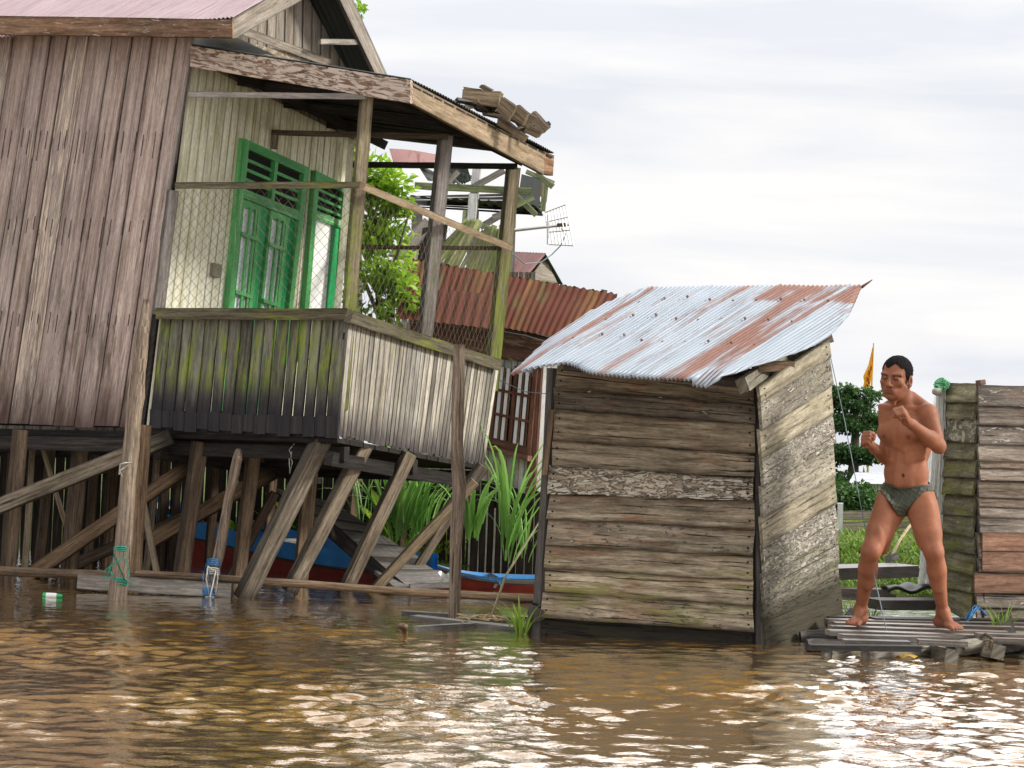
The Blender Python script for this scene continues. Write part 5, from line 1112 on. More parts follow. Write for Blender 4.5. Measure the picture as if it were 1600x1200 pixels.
# small red gabled roof far behind
gh = thing('gabled_hut', 'small far hut with dull red gabled roof beyond the rusty eave', 'hut', U(840, 700, 30))
ap, ef, eb, rr = U(852, 396, 29.5), U(818, 436, 29.0), U(880, 445, 30.6), U(760, 392, 31.5)
mb = MB(); q = [rr, ap, ef, U(740, 432, 31)]; fn, nu, nv = corr(q, .09, .012, 3); mb.sheet(fn, nu, 3, 3, 1); mb.build('roof', M['tin_red'], gh, True)
dv = (rr - ap); q = [ap, ap + dv * .9, eb + dv * .9, eb]; mb = MB(); fn, nu, nv = corr(q, .09, .012, 3); mb.sheet(fn, nu, 3, 3, 1); mb.build('roof', M['tin_dark'], gh, True)
mb = MB(); s_ = dv.normalized() * .5; e_ = U(826, 438, 29.4); mb.board(e_ - Z * 4, e_ + dv * .9 - Z * 4, e_ + dv * .9, e_, Vector((.04, 0, 0))); mb.board(U(826, 438, 29.4), U(872, 444, 30.4), U(852, 402, 29.8), U(850, 402, 29.8), dv.normalized() * .05); mb.board(U(826, 438, 29.4) - Z * 4, U(872, 444, 30.4) - Z * 4, U(872, 444, 30.4), U(826, 438, 29.4), dv.normalized() * .05); mb.build('gable_wall', M['gable'], gh)
# antenna
an = thing('tv_antenna', 'wire grid television antenna on a thin boom beside the ruined house', 'antenna', U(800, 362, 22))
mb = MB(); mb.tube([U(790, 361, 22), U(838, 356, 22), U(890, 351, 22)], [.02, .016, .012], 7); mb.build('boom', M['metal'], an)
mb = MB(); mb.beam(U(870, 352, 21.9), U(886, 351, 21.9), .04, .04); mb.build('junction_box', M['rope_brown'], an)
mb = MB(); T_ = lambda s, t: bil([U(852, 332, 22.3), U(884, 320, 21.7), U(896, 384, 21.7), U(858, 382, 22.3)], s, t)
for k in range(8): mb.tube([T_(k / 7, 0), T_(k / 7, 1)], .006, 5)
for t in (.0, .3, .62, 1): mb.tube([T_(0, t), T_(1, t)], .006, 5)
mb.build('grid', M['metal'], an)
mb = MB(); mb.tube([U(856, 336, 22), U(856, 382, 22)], .012, 6); mb.build('cross_bar', M['metal'], an)
mb = MB(); mb.tube([U(876, 356, 22), U(884, 366, 22), U(876, 384, 22), U(862, 398, 22), U(845, 410, 21.8), U(820, 412, 21.5), U(796, 392, 20)], .006, 5); solo('antenna_cable', mb, M['line'], 'thin dark cable sagging from the antenna behind the porch', 'cable', U(862, 398, 22))

# ---------------------------------------------------------------- plants
def rdir():
    while True:
        v = Vector((ru(-1, 1), ru(-1, 1), ru(-1, 1)))
        if .05 < v.length < 1: return v.normalized()
def leafcloud(mb, blobs, n, L, wr, droop=.2, shell=.55, cluster=5, gap=-.22):
    tot = sum(r.x * r.z for _, r in blobs)
    for C, r in blobs:
        k = int(n * r.x * r.z / tot / cluster)
        for _ in range(k):
            d = rdir(); rad = ru(shell, 1.05) ** .7; p = C + Vector((d.x * r.x, d.y * r.y, d.z * r.z)) * rad
            if mnoise.noise(p * 6) < gap: continue
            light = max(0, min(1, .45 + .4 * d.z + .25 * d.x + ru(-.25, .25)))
            for _ in range(cluster):
                q = p + rdir() * L * .7; ld = (d * .6 + rdir() * .8 - Z * droop).normalized(); nr = (Z * .9 + rdir() * .8).normalized()
                if abs(ld.dot(nr)) > .9: continue
                nr = (nr - ld * nr.dot(ld)).normalized()
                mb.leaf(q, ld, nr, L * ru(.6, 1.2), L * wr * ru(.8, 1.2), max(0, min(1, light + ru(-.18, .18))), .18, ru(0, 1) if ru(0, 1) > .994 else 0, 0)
def tree(name, blobs, n, L, wr, trunk, limbs, mat, label, cat='tree', **k):
    t = thing(name, label, cat, trunk[0][0])
    mb = MB()
    for pts, rr in [trunk] + limbs: mb.tube(pts, rr, 8, wob=.15)
    mb.build('trunk', M['bark'], t, True)
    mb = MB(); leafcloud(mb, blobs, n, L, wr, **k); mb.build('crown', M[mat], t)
    return t
def blob(x, y, d, rx, ry, rd=None): s = d * K / FPX; return (U(x, y, d), Vector((rx * s, (rd or rx) * s, ry * s)))
# bush right of the porch
b0 = U(605, 700, 17.2)
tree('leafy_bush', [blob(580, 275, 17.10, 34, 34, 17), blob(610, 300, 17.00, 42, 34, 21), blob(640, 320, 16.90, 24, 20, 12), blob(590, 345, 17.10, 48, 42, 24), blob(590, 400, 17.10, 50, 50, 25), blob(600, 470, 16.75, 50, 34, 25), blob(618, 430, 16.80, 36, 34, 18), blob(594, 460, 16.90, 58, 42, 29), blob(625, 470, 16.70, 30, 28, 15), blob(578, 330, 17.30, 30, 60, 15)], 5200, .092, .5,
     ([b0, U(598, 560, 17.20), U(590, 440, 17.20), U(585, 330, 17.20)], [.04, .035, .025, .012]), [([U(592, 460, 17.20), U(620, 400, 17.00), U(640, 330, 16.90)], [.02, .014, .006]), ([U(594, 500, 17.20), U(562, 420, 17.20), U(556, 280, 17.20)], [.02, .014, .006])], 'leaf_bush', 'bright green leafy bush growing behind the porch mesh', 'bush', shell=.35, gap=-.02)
# terraced tree on the right
tb = U(1330, 850, 40)
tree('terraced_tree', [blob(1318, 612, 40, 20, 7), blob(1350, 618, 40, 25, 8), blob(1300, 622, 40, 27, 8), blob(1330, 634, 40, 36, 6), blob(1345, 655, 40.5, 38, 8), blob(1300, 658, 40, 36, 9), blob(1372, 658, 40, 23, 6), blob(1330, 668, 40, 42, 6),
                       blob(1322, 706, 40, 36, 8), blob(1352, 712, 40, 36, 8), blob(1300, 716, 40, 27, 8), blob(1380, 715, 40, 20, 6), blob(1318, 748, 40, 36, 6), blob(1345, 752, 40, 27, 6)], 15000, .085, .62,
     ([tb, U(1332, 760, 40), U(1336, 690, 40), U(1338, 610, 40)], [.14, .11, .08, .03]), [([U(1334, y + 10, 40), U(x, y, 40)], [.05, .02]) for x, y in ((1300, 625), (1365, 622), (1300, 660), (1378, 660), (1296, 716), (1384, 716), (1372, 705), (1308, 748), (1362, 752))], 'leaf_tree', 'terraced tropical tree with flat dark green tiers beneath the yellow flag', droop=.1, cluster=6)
tb = U(1330, 810, 26)
tree('round_shrub', [blob(1320, 785, 26, 34, 22), blob(1350, 790, 26, 30, 16), blob(1300, 775, 26.5, 30, 26), blob(1342, 770, 27, 26, 12)], 3500, .075, .6, ([tb, U(1330, 790, 26)], [.05, .03]), [], 'leaf_dark', 'low dark shrub in front of the far grey roof', 'shrub')
tb = U(548, 60, 30)
tree('distant_tree', [blob(551, 8, 30, 11, 18), blob(500, 70, 30, 50, 40), blob(510, 140, 30, 45, 50), blob(470, 90, 30, 50, 50), blob(500, 220, 30, 60, 60)], 5200, .12, .6, ([U(552, 700, 30), U(552, 200, 30), U(552, 10, 30)], [.15, .1, .04]), [], 'leaf_bush', 'tree whose leaf tips show just behind the gable of the stilt house')
# reeds
def reed(x, y, d, n, L, w, spread, label, lean=(0, 0), stems=True):
    B = U(x, y, d); t = thing('reed_clump', label, 'reed', B, 'tall reeds growing behind the braces'); mb = MB()
    for k in range(n):
        a = ru(0, 6.28); r = ru(0, spread); P = B + Vector((math.cos(a) * r, math.sin(a) * r * .6, ru(0, L * .35)))
        out = Vector((math.cos(a) + lean[0], math.sin(a) * .6, 0)); d0 = (Z * ru(1.4, 3) + out * ru(.3, .8) + Vector((lean[0], 0, 0))).normalized()
        mb.blade(P, d0, (out * ru(.5, 1.2) - Z * ru(1.0, 2.6)), L * ru(.6, 1.1), w * ru(.7, 1.25), 8, ru(0, 1))
    mb.build('leaf', M['reed'], t)
    return t
reed(620, 860, 16.0, 40, .8, .042, .17, 'tall broad-leaved reed clump between the third and fourth slanting braces')
reed(655, 862, 16.2, 24, .68, .038, .15, 'reed clump right beside the tall broad-leaved clump, touching the pale brace')
reed(790, 885, 15.6, 18, .95, .04, .08, 'tall reed standing against the dark palisade left of the outhouse', (.15, 0))
reed(735, 850, 15.9, 16, .6, .042, .1, 'drooping reed just right of the straight grey pole')
reed(820, 880, 15.8, 14, .62, .022, .16, 'thinner reeds close to the left wall of the outhouse')
reed(560, 830, 16.4, 7, .6, .02, .08, 'single arching reed left of the tall reed clumps', (-.35, 0))
def weeds(name, rects, n, L, w, mat, label, up=1.6):
    mb = MB()
    for _ in range(n):
        x0, y0, x1, y1, z0 = random.choice(rects); P = W(ru(x0, x1), ru(y0, y1), z0) if z0 is not None else None
        P.z = max(bankz(P.x, P.y), -.02) if P.y > 12.6 else z0
        a = ru(0, 6.28); out = Vector((math.cos(a), math.sin(a), 0))
        mb.blade(P, (Z * up + out * .7).normalized(), out * .7 - Z * ru(.3, 1.3), L * ru(.4, 1.2), w * ru(.6, 1.3), 4, ru(0, 1))
    o = mb.build(name, M[mat], None); tag(o, label, 'weeds', kind='stuff'); return o
def scatter(name, xr, yr, n, L, w, mat, label, cond=None, up=1.6, leafy=0):
    mb = MB()
    for _ in range(n):
        P = Vector((ru(*xr), ru(*yr), 0)); P.z = bankz(P.x, P.y) - .01
        if P.z < .0 or (cond and not cond(P)): continue
        sc_ = 1 + .6 * mnoise.noise(Vector((P.x * 1.7, P.y * 1.7, 4)))
        a = ru(0, 6.28); out = Vector((math.cos(a), math.sin(a), 0))
        if ru(0, 1) < leafy:
            d = (out + Z * ru(.1, 1.2)).normalized(); nr = (Z - d * d.z).normalized(); mb.leaf(P + Z * ru(0, L * .8) * sc_, d, nr, L * .5 * sc_, L * .22, ru(0, 1), .2, 0, 0)
        else: mb.blade(P, (Z * up + out * .7).normalized(), out * .7 - Z * ru(.3, 1.3), L * sc_ * ru(.4, 1.2), w * ru(.6, 1.3), 4, ru(0, 1))
    o = mb.build(name, M[mat], None); tag(o, label, 'weeds', kind='stuff'); return o
scatter('bank_grass', (1.6, 4.2), (13.2, 15.2), 9000, .09, .014, 'grass', 'bright green weeds on the bank behind the plank dock', leafy=.45)
scatter('bank_grass', (1.8, 4.6), (15.0, 20), 7000, .1, .009, 'grass', 'taller yellow-green grass in front of the low board fence', leafy=.2)
scatter('bank_grass', (-1.2, .6), (14.0, 16), 4500, .26, .012, 'grass', 'tangled weeds under the reeds by the dark palisade', leafy=.4)
scatter('undergrowth', (-5, -.9), (15.0, 15.7), 3000, .3, .03, 'leaf_dark', 'shaded leafy undergrowth behind the stilts of the house', leafy=.75)
scatter('undergrowth', (-4.3, -.6), (14.9, 15.6), 1200, .42, .035, 'leaf_bush', 'sunlit leaves glimpsed between the stilts', leafy=.8)
def tuft(x, y, z, n, L, w, label, mat='grass'):
    B = W(x, y, z); mb = MB()
    for k in range(n):
        a = ru(0, 6.28); out = Vector((math.cos(a), math.sin(a), 0)); mb.blade(B + out * ru(0, .05), (Z * ru(1.5, 3) + out).normalized(), out - Z * ru(.2, 1.2), L * ru(.5, 1.1), w, 5, ru(.3, 1))
    solo('grass_tuft', mb, M[mat], label, 'grass', B, 'grass tufts by the water')
tuft(812, 990, 0, 34, .24, .012, 'bright green grass tuft in the water by the outhouse stump')
tuft(1332, 972, .02, 24, .2, .008, 'grass tuft behind the right foot of the man')
tuft(1362, 974, .02, 20, .15, .008, 'smaller grass tuft between the feet of the man')
tuft(1570, 978, .1, 16, .2, .005, 'sparse thin grass at the foot of the clapboard shed')
tuft(1557, 978, .1, 10, .14, .005, 'tiny sprig of grass beside the faded blue rope')
# far tree line on the horizon
mb = MB()
leafcloud(mb, [(Vector((x, 120 + ru(-8, 8), -2.6 + ru(-.3, .3))), Vector((7, 5, 1.3 + ru(0, .4)))) for x in range(-70, 71, 5)], 14000, .5, .7, cluster=4)
o = mb.build('far_treeline', M['leaf_tree']); tag(o, 'distant low line of trees on the horizon', 'trees', kind='stuff')
# ---------------------------------------------------------------- the standing man: one continuous surface from a smooth distance field
MD = 11.9
def J(px, py, yo=0.0): return np.array(U(px, py, MD + yo / K))
def nrm(v): return v / np.linalg.norm(v)
VX = .0042
class Field:
    def __init__(s, lo, hi, vx):
        s.lo = np.array(lo); s.vx = vx; s.n = np.ceil((np.array(hi) - s.lo) / vx).astype(int) + 1
        s.D = np.full(s.n, 9.0, dtype=np.float32)
    def box(s, lo, hi):
        a = np.clip(np.floor((lo - s.lo) / s.vx).astype(int), 0, s.n); b = np.clip(np.ceil((hi - s.lo) / s.vx).astype(int) + 1, 0, s.n)
        sl = tuple(slice(i, j) for i, j in zip(a, b))
        g = np.meshgrid(*[s.lo[k] + s.vx * np.arange(a[k], b[k]) for k in range(3)], indexing='ij')
        return sl, np.stack(g, -1).astype(np.float32)
    def comb(s, sl, d, k, sub=False):
        D = s.D[sl]
        if sub: D, d = -D, d
        h = np.clip(.5 + .5 * (d - D) / k, 0, 1) if not sub else np.clip(.5 + .5 * (d - D) / k, 0, 1)
        r = d * (1 - h) + D * h - k * h * (1 - h)
        s.D[sl] = -r if sub else r
    def cone(s, a, b, ra, rb, k=.02, sub=False):
        a, b = np.array(a), np.array(b); m = max(ra, rb) + k + .02
        sl, P = s.box(np.minimum(a, b) - m, np.maximum(a, b) + m)
        if P.size == 0: return
        ab = b - a; L2 = ab @ ab; t = np.clip(((P - a) @ ab) / L2, 0, 1)
        d = np.linalg.norm(P - a - t[..., None] * ab, axis=-1) - (ra + (rb - ra) * t)
        s.comb(sl, d.astype(np.float32), k, sub)
    def ell(s, c, ax, r, k=.02, sub=False):
        c = np.array(c); R = np.array(ax); r = np.array(r); m = max(r) + k + .02
        sl, P = s.box(c - m, c + m)
        if P.size == 0: return
        q = (P - c) @ R.T; k0 = np.linalg.norm(q / r, axis=-1); k1 = np.linalg.norm(q / (r * r), axis=-1)
        d = np.where(k1 > 1e-6, k0 * (k0 - 1) / np.maximum(k1, 1e-6), -min(r)); s.comb(sl, d.astype(np.float32), k, sub)
def surfnet(D, lo, vx):
    S = D < 0; n = np.array(D.shape)
    acc = np.zeros(tuple(n - 1) + (3,), np.float32); cnt = np.zeros(tuple(n - 1), np.float32)
    c = [(i, j, k) for i in (0, 1) for j in (0, 1) for k in (0, 1)]
    sl = lambda o: tuple(slice(o[a], n[a] - 1 + o[a]) for a in range(3))
    ns = sum(S[sl(o)].astype(np.int8) for o in c); act = (ns > 0) & (ns < 8); idx = np.argwhere(act)
    pos = np.zeros((len(idx), 3)); w = np.zeros(len(idx))
    for o in c:
        for ax in range(3):
            if o[ax]: continue
            p = list(o); p[ax] = 1
            i0 = idx + np.array(o); i1 = idx + np.array(p)
            d0 = D[i0[:, 0], i0[:, 1], i0[:, 2]]; d1 = D[i1[:, 0], i1[:, 1], i1[:, 2]]; m = (d0 < 0) != (d1 < 0)
            t = np.where(m, d0 / np.where(m, d0 - d1, 1), 0); q = i0.astype(float).copy(); q[:, ax] += t
            pos[m] += q[m]; w[m] += 1
    V_ = lo + (pos / w[:, None]) * vx
    ids = np.full(tuple(n - 1), -1, np.int64); ids[tuple(idx.T)] = np.arange(len(idx)); F = []
    for ax in range(3):
        s0 = [slice(1, n[a] - 1) for a in range(3)]; s1 = list(s0); s0[ax] = slice(0, n[ax] - 1); s1[ax] = slice(1, n[ax])
        A_, B_ = S[tuple(s0)], S[tuple(s1)]; e = np.argwhere(A_ != B_); off = np.array([1, 1, 1]); off[ax] = 0; e = e + off
        if not len(e): continue
        b, cc = (ax + 1) % 3, (ax + 2) % 3
        def at(db, dc):
            q = e.copy(); q[:, b] += db; q[:, cc] += dc; return ids[tuple(q.T)]
        quad = np.stack([at(-1, -1), at(0, -1), at(0, 0), at(-1, 0)], -1)
        flip = ~S[tuple(e.T)]; quad[flip] = quad[flip][:, ::-1]; F.append(quad)
    F = np.concatenate(F); F = F[(F >= 0).all(1)]
    return V_, F
def fmesh(name, V_, F, mat, parent, cols=None):
    r = parent
    while r.parent: r = r.parent
    V_ = V_ - np.array(ORG[r.name])
    me = bpy.data.meshes.new(name); me.vertices.add(len(V_)); me.vertices.foreach_set('co', V_.astype(np.float32).ravel())
    me.loops.add(F.size); me.loops.foreach_set('vertex_index', F.ravel().astype(np.int32)); me.polygons.add(len(F))
    me.polygons.foreach_set('loop_start', np.arange(0, F.size, 4, dtype=np.int32)); me.polygons.foreach_set('loop_total', np.full(len(F), 4, dtype=np.int32)); me.update(); me.validate()
    me.polygons.foreach_set('use_smooth', [True] * len(me.polygons))
    if cols is not None:
        ca = me.color_attributes.new('Col', 'FLOAT_COLOR', 'POINT'); c = np.ones((len(V_), 4), np.float32); c[:, :3] = cols; ca.data.foreach_set('color', c.ravel())
    me.materials.append(M[mat]); o = bpy.data.objects.new(name, me); COL.objects.link(o); o.parent = parent
    return o
def frame(yaw, pitch=0, roll=0):
    """rows: forward, left, up. yaw: degrees the figure turns towards the left of the picture from facing the camera"""
    a = math.radians(yaw); f = np.array([-math.sin(a), -math.cos(a), 0.0]); l = np.array([math.cos(a), -math.sin(a), 0.0]); u = np.array([0, 0, 1.0])
    p = math.radians(pitch); f, u = f * math.cos(p) - u * math.sin(p), u * math.cos(p) + f * math.sin(p)
    r = math.radians(roll); l, u = l * math.cos(r) - u * math.sin(r), u * math.cos(r) + l * math.sin(r)
    return np.array([f, l, u])
def skinmat():
    t = NT('tanned_skin'); R, G, B = t.col(); p = t.pos()
    n = t.noise(p, 14, 6, .6); n2 = t.noise(p, 120, 4, .6)
    c = t.ramp(n, [(.3, (.25, .09, .045)), (.7, (.35, .135, .068))])
    c = t.mix(t.math('MULTIPLY', B, .75), c, (.2, .075, .038)); c = t.mix(t.math('MULTIPLY', G, .7), c, (.19, .055, .04)); c = t.mix(t.math('MULTIPLY', R, .96), c, (.025, .012, .009))
    c = t.mix(.25, c, t.mix(1.0, c, t.ramp(n2, [(.3, .75), (.7, 1.2)]), 'MULTIPLY'))
    m = t.fin(c, .56, n2, .4, .002, .28); t.bsdf.inputs['Subsurface Weight'].default_value = .03; t.bsdf.inputs['Subsurface Radius'].default_value = (.02, .007, .004)
    return m
M['skin'] = skinmat()
M['hair'] = flat('black_hair', (.009, .008, .008), .85, .6, 160, bump=.8, spec=.12)
def cloth():
    t = NT('olive_brief_cloth'); p = t.pos(); n = t.noise(t.map(p, (30, 30, 55)), 1, 5, .6, 1.0); n2 = t.noise(p, 300, 3, .6)
    c = t.mix(n, (.028, .03, .02), (.082, .085, .056)); c = t.mix(.3, c, t.mix(1.0, c, t.ramp(n2, [(.3, .7), (.7, 1.3)]), 'MULTIPLY'))
    return t.fin(c, .6, n, .7, .006, .35)
M['briefs'] = cloth()
def person():
    man = thing('person', 'barefoot man in dark olive briefs standing on the dock with both fists raised', 'person', U(1408, 976, 11.85))
    BH, BC = frame(24), frame(38, 4); HD = frame(33, 3, 4); e0, e1, e2 = BH, BC, HD
    loc = lambda c, Fm, f, l, u: np.array(c) + Fm[0] * f + Fm[1] * l + Fm[2] * u
    a, b = J(1320, 545, -.45), J(1500, 990, .4); lo = np.minimum(a, b) - .02; hi = np.maximum(a, b) + .02
    lo[1] = J(1410, 700, -.47)[1]; hi[1] = J(1410, 700, .33)[1]
    X = Field(lo, hi, VX)
    # trunk
    P0 = J(1417, 772, .02); BL = J(1416, 738, .0); CH = J(1413, 684, .0); NB = J(1415, 632, .015)
    X.ell(P0, BH, (.088, .132, .085), .03); X.ell(loc(P0, BH, -.035, .065, -.035), BH, (.075, .075, .085), .03); X.ell(loc(P0, BH, -.035, -.065, -.035), BH, (.075, .075, .085), .03)
    X.ell(BL, (BH + BC) / 2, (.08, .124, .13), .04); X.ell(loc(BL, BH, .018, 0, -.02), BH, (.07, .1, .09), .03)
    X.ell(CH, BC, (.094, .14, .155), .04); X.ell(loc(CH, BC, -.01, 0, .06), BC, (.085, .15, .085), .04)
    for sg in (1, -1):
        X.ell(loc(CH, BC, .065, sg * .066, .028), BC, (.034, .066, .05), .022)           # chest muscle
        X.ell(loc(CH, BC, -.045, sg * .09, -.01), BC, (.05, .05, .12), .03)             # back muscle
        X.cone(loc(NB, BC, -.015, sg * .03, .035), loc(NB, BC, -.02, sg * .125, -.028), .036, .034, .03)   # trapezius
        X.cone(loc(NB, BC, .045, sg * .018, -.028), loc(NB, BC, .022, sg * .14, -.012), .012, .014, .016)  # collar bone
        X.cone(loc(BL, BH, .055, sg * .028, .09), loc(BL, BH, .062, sg * .026, -.06), .03, .03, .018)        # abdominal
        for r_ in range(3): X.cone(loc(CH, BC, .075 - .004 * r_, sg * .045, -.07 - .026 * r_), loc(CH, BC, .02, sg * .125, -.045 - .03 * r_), .012, .012, .02)
    X.cone(loc(CH, BC, .1, 0, .05), loc(CH, BC, .1, 0, -.03), .004, .008, .02, True)
    X.cone(loc(BL, BH, .098, 0, .1), loc(BL, BH, .102, 0, .03), .003, .003, .012, True)
    X.ell(loc(BL, BH, .09, 0.003, -.018), BH, (.016, .006, .009), .008, True)   # navel
    # arms
    SL, SR = J(1450, 648, -.09), J(1388, 648, .09)
    EL, WL = J(1466.5, 697, -.14), J(1426, 664, -.27)
    ER, WR = J(1389, 716, .1), J(1367, 702, -.08)
    def arm(S, E, Wp, k=1):
        X.ell(S, BC, (.056, .052, .06), .03); d = nrm(E - S); X.cone(S, E, .046, .034, .022); X.cone(lerp(S, E, .3), lerp(S, E, .7), .044, .04, .018)
        X.cone(E, E + 0 * d, .036, .036, .012) if False else X.ell(E, BC, (.036, .036, .036), .015)
        d2 = Wp - E; X.cone(E, E + d2 * .35, .037, .043, .018); X.cone(E + d2 * .35, Wp, .043, .026, .018)
        X.ell(E + nrm(S - E) * -.016 - nrm(d2) * .012, BC, (.018, .018, .018), .016)
    arm(SL, EL, WL); arm(SR, ER, WR)
    def fist(Wp, C, pd, kn, tm):
        """C hand centre, pd unit from wrist to knuckles, kn unit along the knuckle row towards the little finger, tm = side fingers curl to"""
        pd = nrm(pd); kn = nrm(kn - pd * (kn @ pd)); pl = np.cross(pd, kn); pl = pl if pl @ tm > 0 else -pl; pl = nrm(pl)
        Rm = np.array([pd, kn, pl]); X.cone(Wp, C - pd * .03, .026, .027, .02)
        X.ell(C - pl * .008, Rm, (.046, .039, .02), .014)
        for i, (o, L_) in enumerate(((-.029, .036), (-.009, .04), (.011, .038), (.029, .031))):
            K0 = C + pd * (.038 - .004 * abs(i - 1)) + kn * o - pl * .006; K1 = K0 + pl * L_ + pd * .006; K2 = K1 - pd * .028 + pl * -.002; K3 = K2 - pl * .02 + pd * .004
            for (q0, q1, r0, r1) in ((K0, K1, .0112, .0102), (K1, K2, .0102, .0094), (K2, K3, .0092, .0082)): X.cone(q0, q1, r0, r1, .0035)
            X.ell(K0, Rm, (.012, .011, .012), .005)
        T0 = C - pd * .026 - kn * .03 + pl * .006; T1 = C + pd * .002 - kn * .042 + pl * .026; T2 = C + pd * .016 - kn * .022 + pl * .046; T3 = C + pd * .015 - kn * .0 + pl * .047
        X.cone(T0, T1, .017, .0125, .008); X.cone(T1, T2, .0122, .0108, .003); X.cone(T2, T3, .0105, .009, .003)
    # left fist by the chin: back of the hand faces right/outwards, knuckles up-left
    CLh = J(1412, 650, -.33); fist(WL, CLh, (CLh - WL) + np.array([0, 0, .06]), np.array([.1, -.75, -.6]), np.array([-1, -.1, -.4]))
    CRh = J(1355, 689, -.15); fist(WR, CRh, (CRh - WR) + np.array([-.02, -.02, .02]), np.array([.02, -.1, -1]), np.array([.6, -.8, 0]))
    # legs
    HL, HR = J(1437, 781, -.035), J(1397, 781, .045)
    KL, KR = J(1459, 862, -.14), J(1361, 860, -.14)
    AL, AR = J(1473, 955, .06), J(1345, 951, .09)
    def leg(H, Kn, A, sg):
        d = Kn - H; X.cone(H, Kn, .086, .053, .03); X.cone(H + d * .18, H + d * .62, .083, .068, .03)
        X.ell(H + d * .45 + BH[0] * .022, np.array([BH[0], BH[1], -nrm(d)]), (.05, .055, .13), .025)   # quadriceps
        X.ell(H + d * .82 + BH[0] * .016 - BH[1] * sg * .026, np.array([BH[0], BH[1], -nrm(d)]), (.026, .024, .05), .018)
        X.ell(Kn + BH[0] * .03, BH, (.022, .027, .03), .014); X.ell(Kn, BH, (.042, .044, .05), .02)
        s = A - Kn; X.cone(Kn, Kn + s * .3, .047, .05, .02); X.cone(Kn + s * .3, A, .05, .029, .02)
        X.ell(Kn + s * .32 - BH[0] * .03, np.array([BH[0], BH[1], -nrm(s)]), (.034, .042, .095), .025)
        X.cone(Kn + BH[0] * .028 + s * .1, Kn + BH[0] * .03 + s * .55, .018, .012, .02)
        for k_ in (1, -1): X.ell(A + BH[1] * k_ * .026 + np.array([0, 0, .004]), BH, (.014, .012, .016), .01)
    leg(HL, KL, AL, 1); leg(HR, KR, AR, -1)
    zf = ZD + .002
    def foot(A, fd, sg):
        fd = nrm(np.array([fd[0], fd[1], 0])); ld = np.array([-fd[1], fd[0], 0]) * 1.0
        g = np.array([A[0], A[1], zf]); heel = g - fd * .042; X.cone(A, heel + np.array([0, 0, .03]), .03, .03, .02); X.ell(heel + np.array([0, 0, .026]), np.array([fd, ld, [0, 0, 1]]), (.034, .03, .027), .012)
        X.cone(A + fd * .01, g + fd * .1 + np.array([0, 0, .026]), .031, .022, .02)
        ball = g + fd * .125; X.ell(ball + np.array([0, 0, .02]), np.array([fd, ld, [0, 0, 1]]), (.05, .042, .02), .015); X.cone(heel + np.array([0, 0, .02]), ball + np.array([0, 0, .018]), .026, .018, .02)
        inner = -ld * sg
        for i, (o, L_, r) in enumerate(((-.031, .058, .0135), (-.011, .056, .0098), (.006, .05, .0092), (.021, .042, .0088), (.034, .032, .0085))):
            b0 = ball + fd * .018 + ld * sg * o + np.array([0, 0, .016]); t1 = b0 + fd * L_ * .6 + np.array([0, 0, .001]); t2 = b0 + fd * L_ + np.array([0, 0, -.006]) + ld * sg * o * .1
            X.cone(b0, t1, r, r, .005); X.cone(t1, t2, r, r * .95, .003)
    foot(AL, np.array([.2, -.98]), 1); foot(AR, np.array([-.4, -.92]), -1)
    # neck and head
    HC = J(1400, 591, -.045); up = HD[2]; h = lambda f, l, u: loc(HC, HD, f, l, u)
    X.cone(NB - np.array([0, 0, .01]), h(-.022, 0, -.055), .062, .054, .03)
    for sg in (1, -1): X.cone(loc(NB, BC, .04, sg * .012, -.01), h(-.03, sg * .055, -.05), .014, .016, .02)
    X.ell(h(.052, 0, -.13) * .5 + NB * .5 + BC[0] * .05, BC, (.012, .012, .014), .02)
    X.ell(h(-.014, 0, .036), HD, (.096, .074, .082), .02); X.ell(h(.022, 0, -.035), HD, (.066, .056, .085), .03); X.ell(h(.03, 0, -.083), HD, (.052, .04, .033), .025)
    X.ell(h(.066, 0, -.102), HD, (.018, .022, .016), .018)
    for sg in (1, -1):
        X.cone(h(.02, sg * .062, -.045), h(.05, sg * .032, -.09), .014, .012, .02)       # jaw line
        X.ell(h(.056, sg * .046, -.022), HD, (.022, .021, .019), .018)                       # cheek bone
        X.cone(h(.083, sg * .014, .021), h(.066, sg * .052, .022), .0105, .011, .012)      # brow
        X.ell(h(.091, sg * .031, .0), HD, (.015, .021, .012), .01, True)                   # socket
        X.ell(h(.071, sg * .032, .0), HD, (.0165, .018, .0145), .004)                      # lid
        X.cone(h(.088, sg * .022, -.047), h(.072, sg * .036, -.072), .003, .004, .01, True)  # fold beside the mouth
        X.ell(h(-.008, sg * .081, -.012), HD @ np.eye(3), (.021, .01, .035), .006); X.ell(h(.0, sg * .085, -.008), HD, (.009, .005, .018), .005, True); X.ell(h(.0, sg * .076, -.04), HD, (.009, .008, .011), .005)
    X.cone(h(.083, 0, .014), h(.103, 0, -.03), .008, .0125, .008); X.ell(h(.107, 0, -.036), HD, (.012, .013, .0105), .006)
    for sg in (1, -1): X.ell(h(.092, sg * .0145, -.039), HD, (.0115, .0088, .0085), .005)
    X.ell(h(.07, 0, -.066), HD, (.024, .034, .02), .015)
    X.cone(h(.0885, -.02, -.0625), h(.0885, .02, -.0625), .0055, .0055, .005); X.cone(h(.088, -.016, -.0735), h(.088, .016, -.0735), .0065, .0065, .005)
    X.cone(h(.0955, -.024, -.0685), h(.0955, .024, -.0685), .0018, .0018, .004, True)
    X.cone(h(.086, -.014, -.086), h(.086, .014, -.086), .003, .003, .012, True)
    D0 = X.D.copy()
    V_, F = surfnet(X.D, X.lo, X.vx)
    # albedo masks: R dark (eyes, brows, nostrils), G reddish (lips, nipples, knees), B tan face, neck and arms
    q = (V_ - HC) @ HD.T; f, l, u = q.T; la = np.abs(l); cols = np.zeros((len(V_), 3)); g_ = lambda x, s: np.exp(-(x / s) ** 2)
    face = (f > .045)
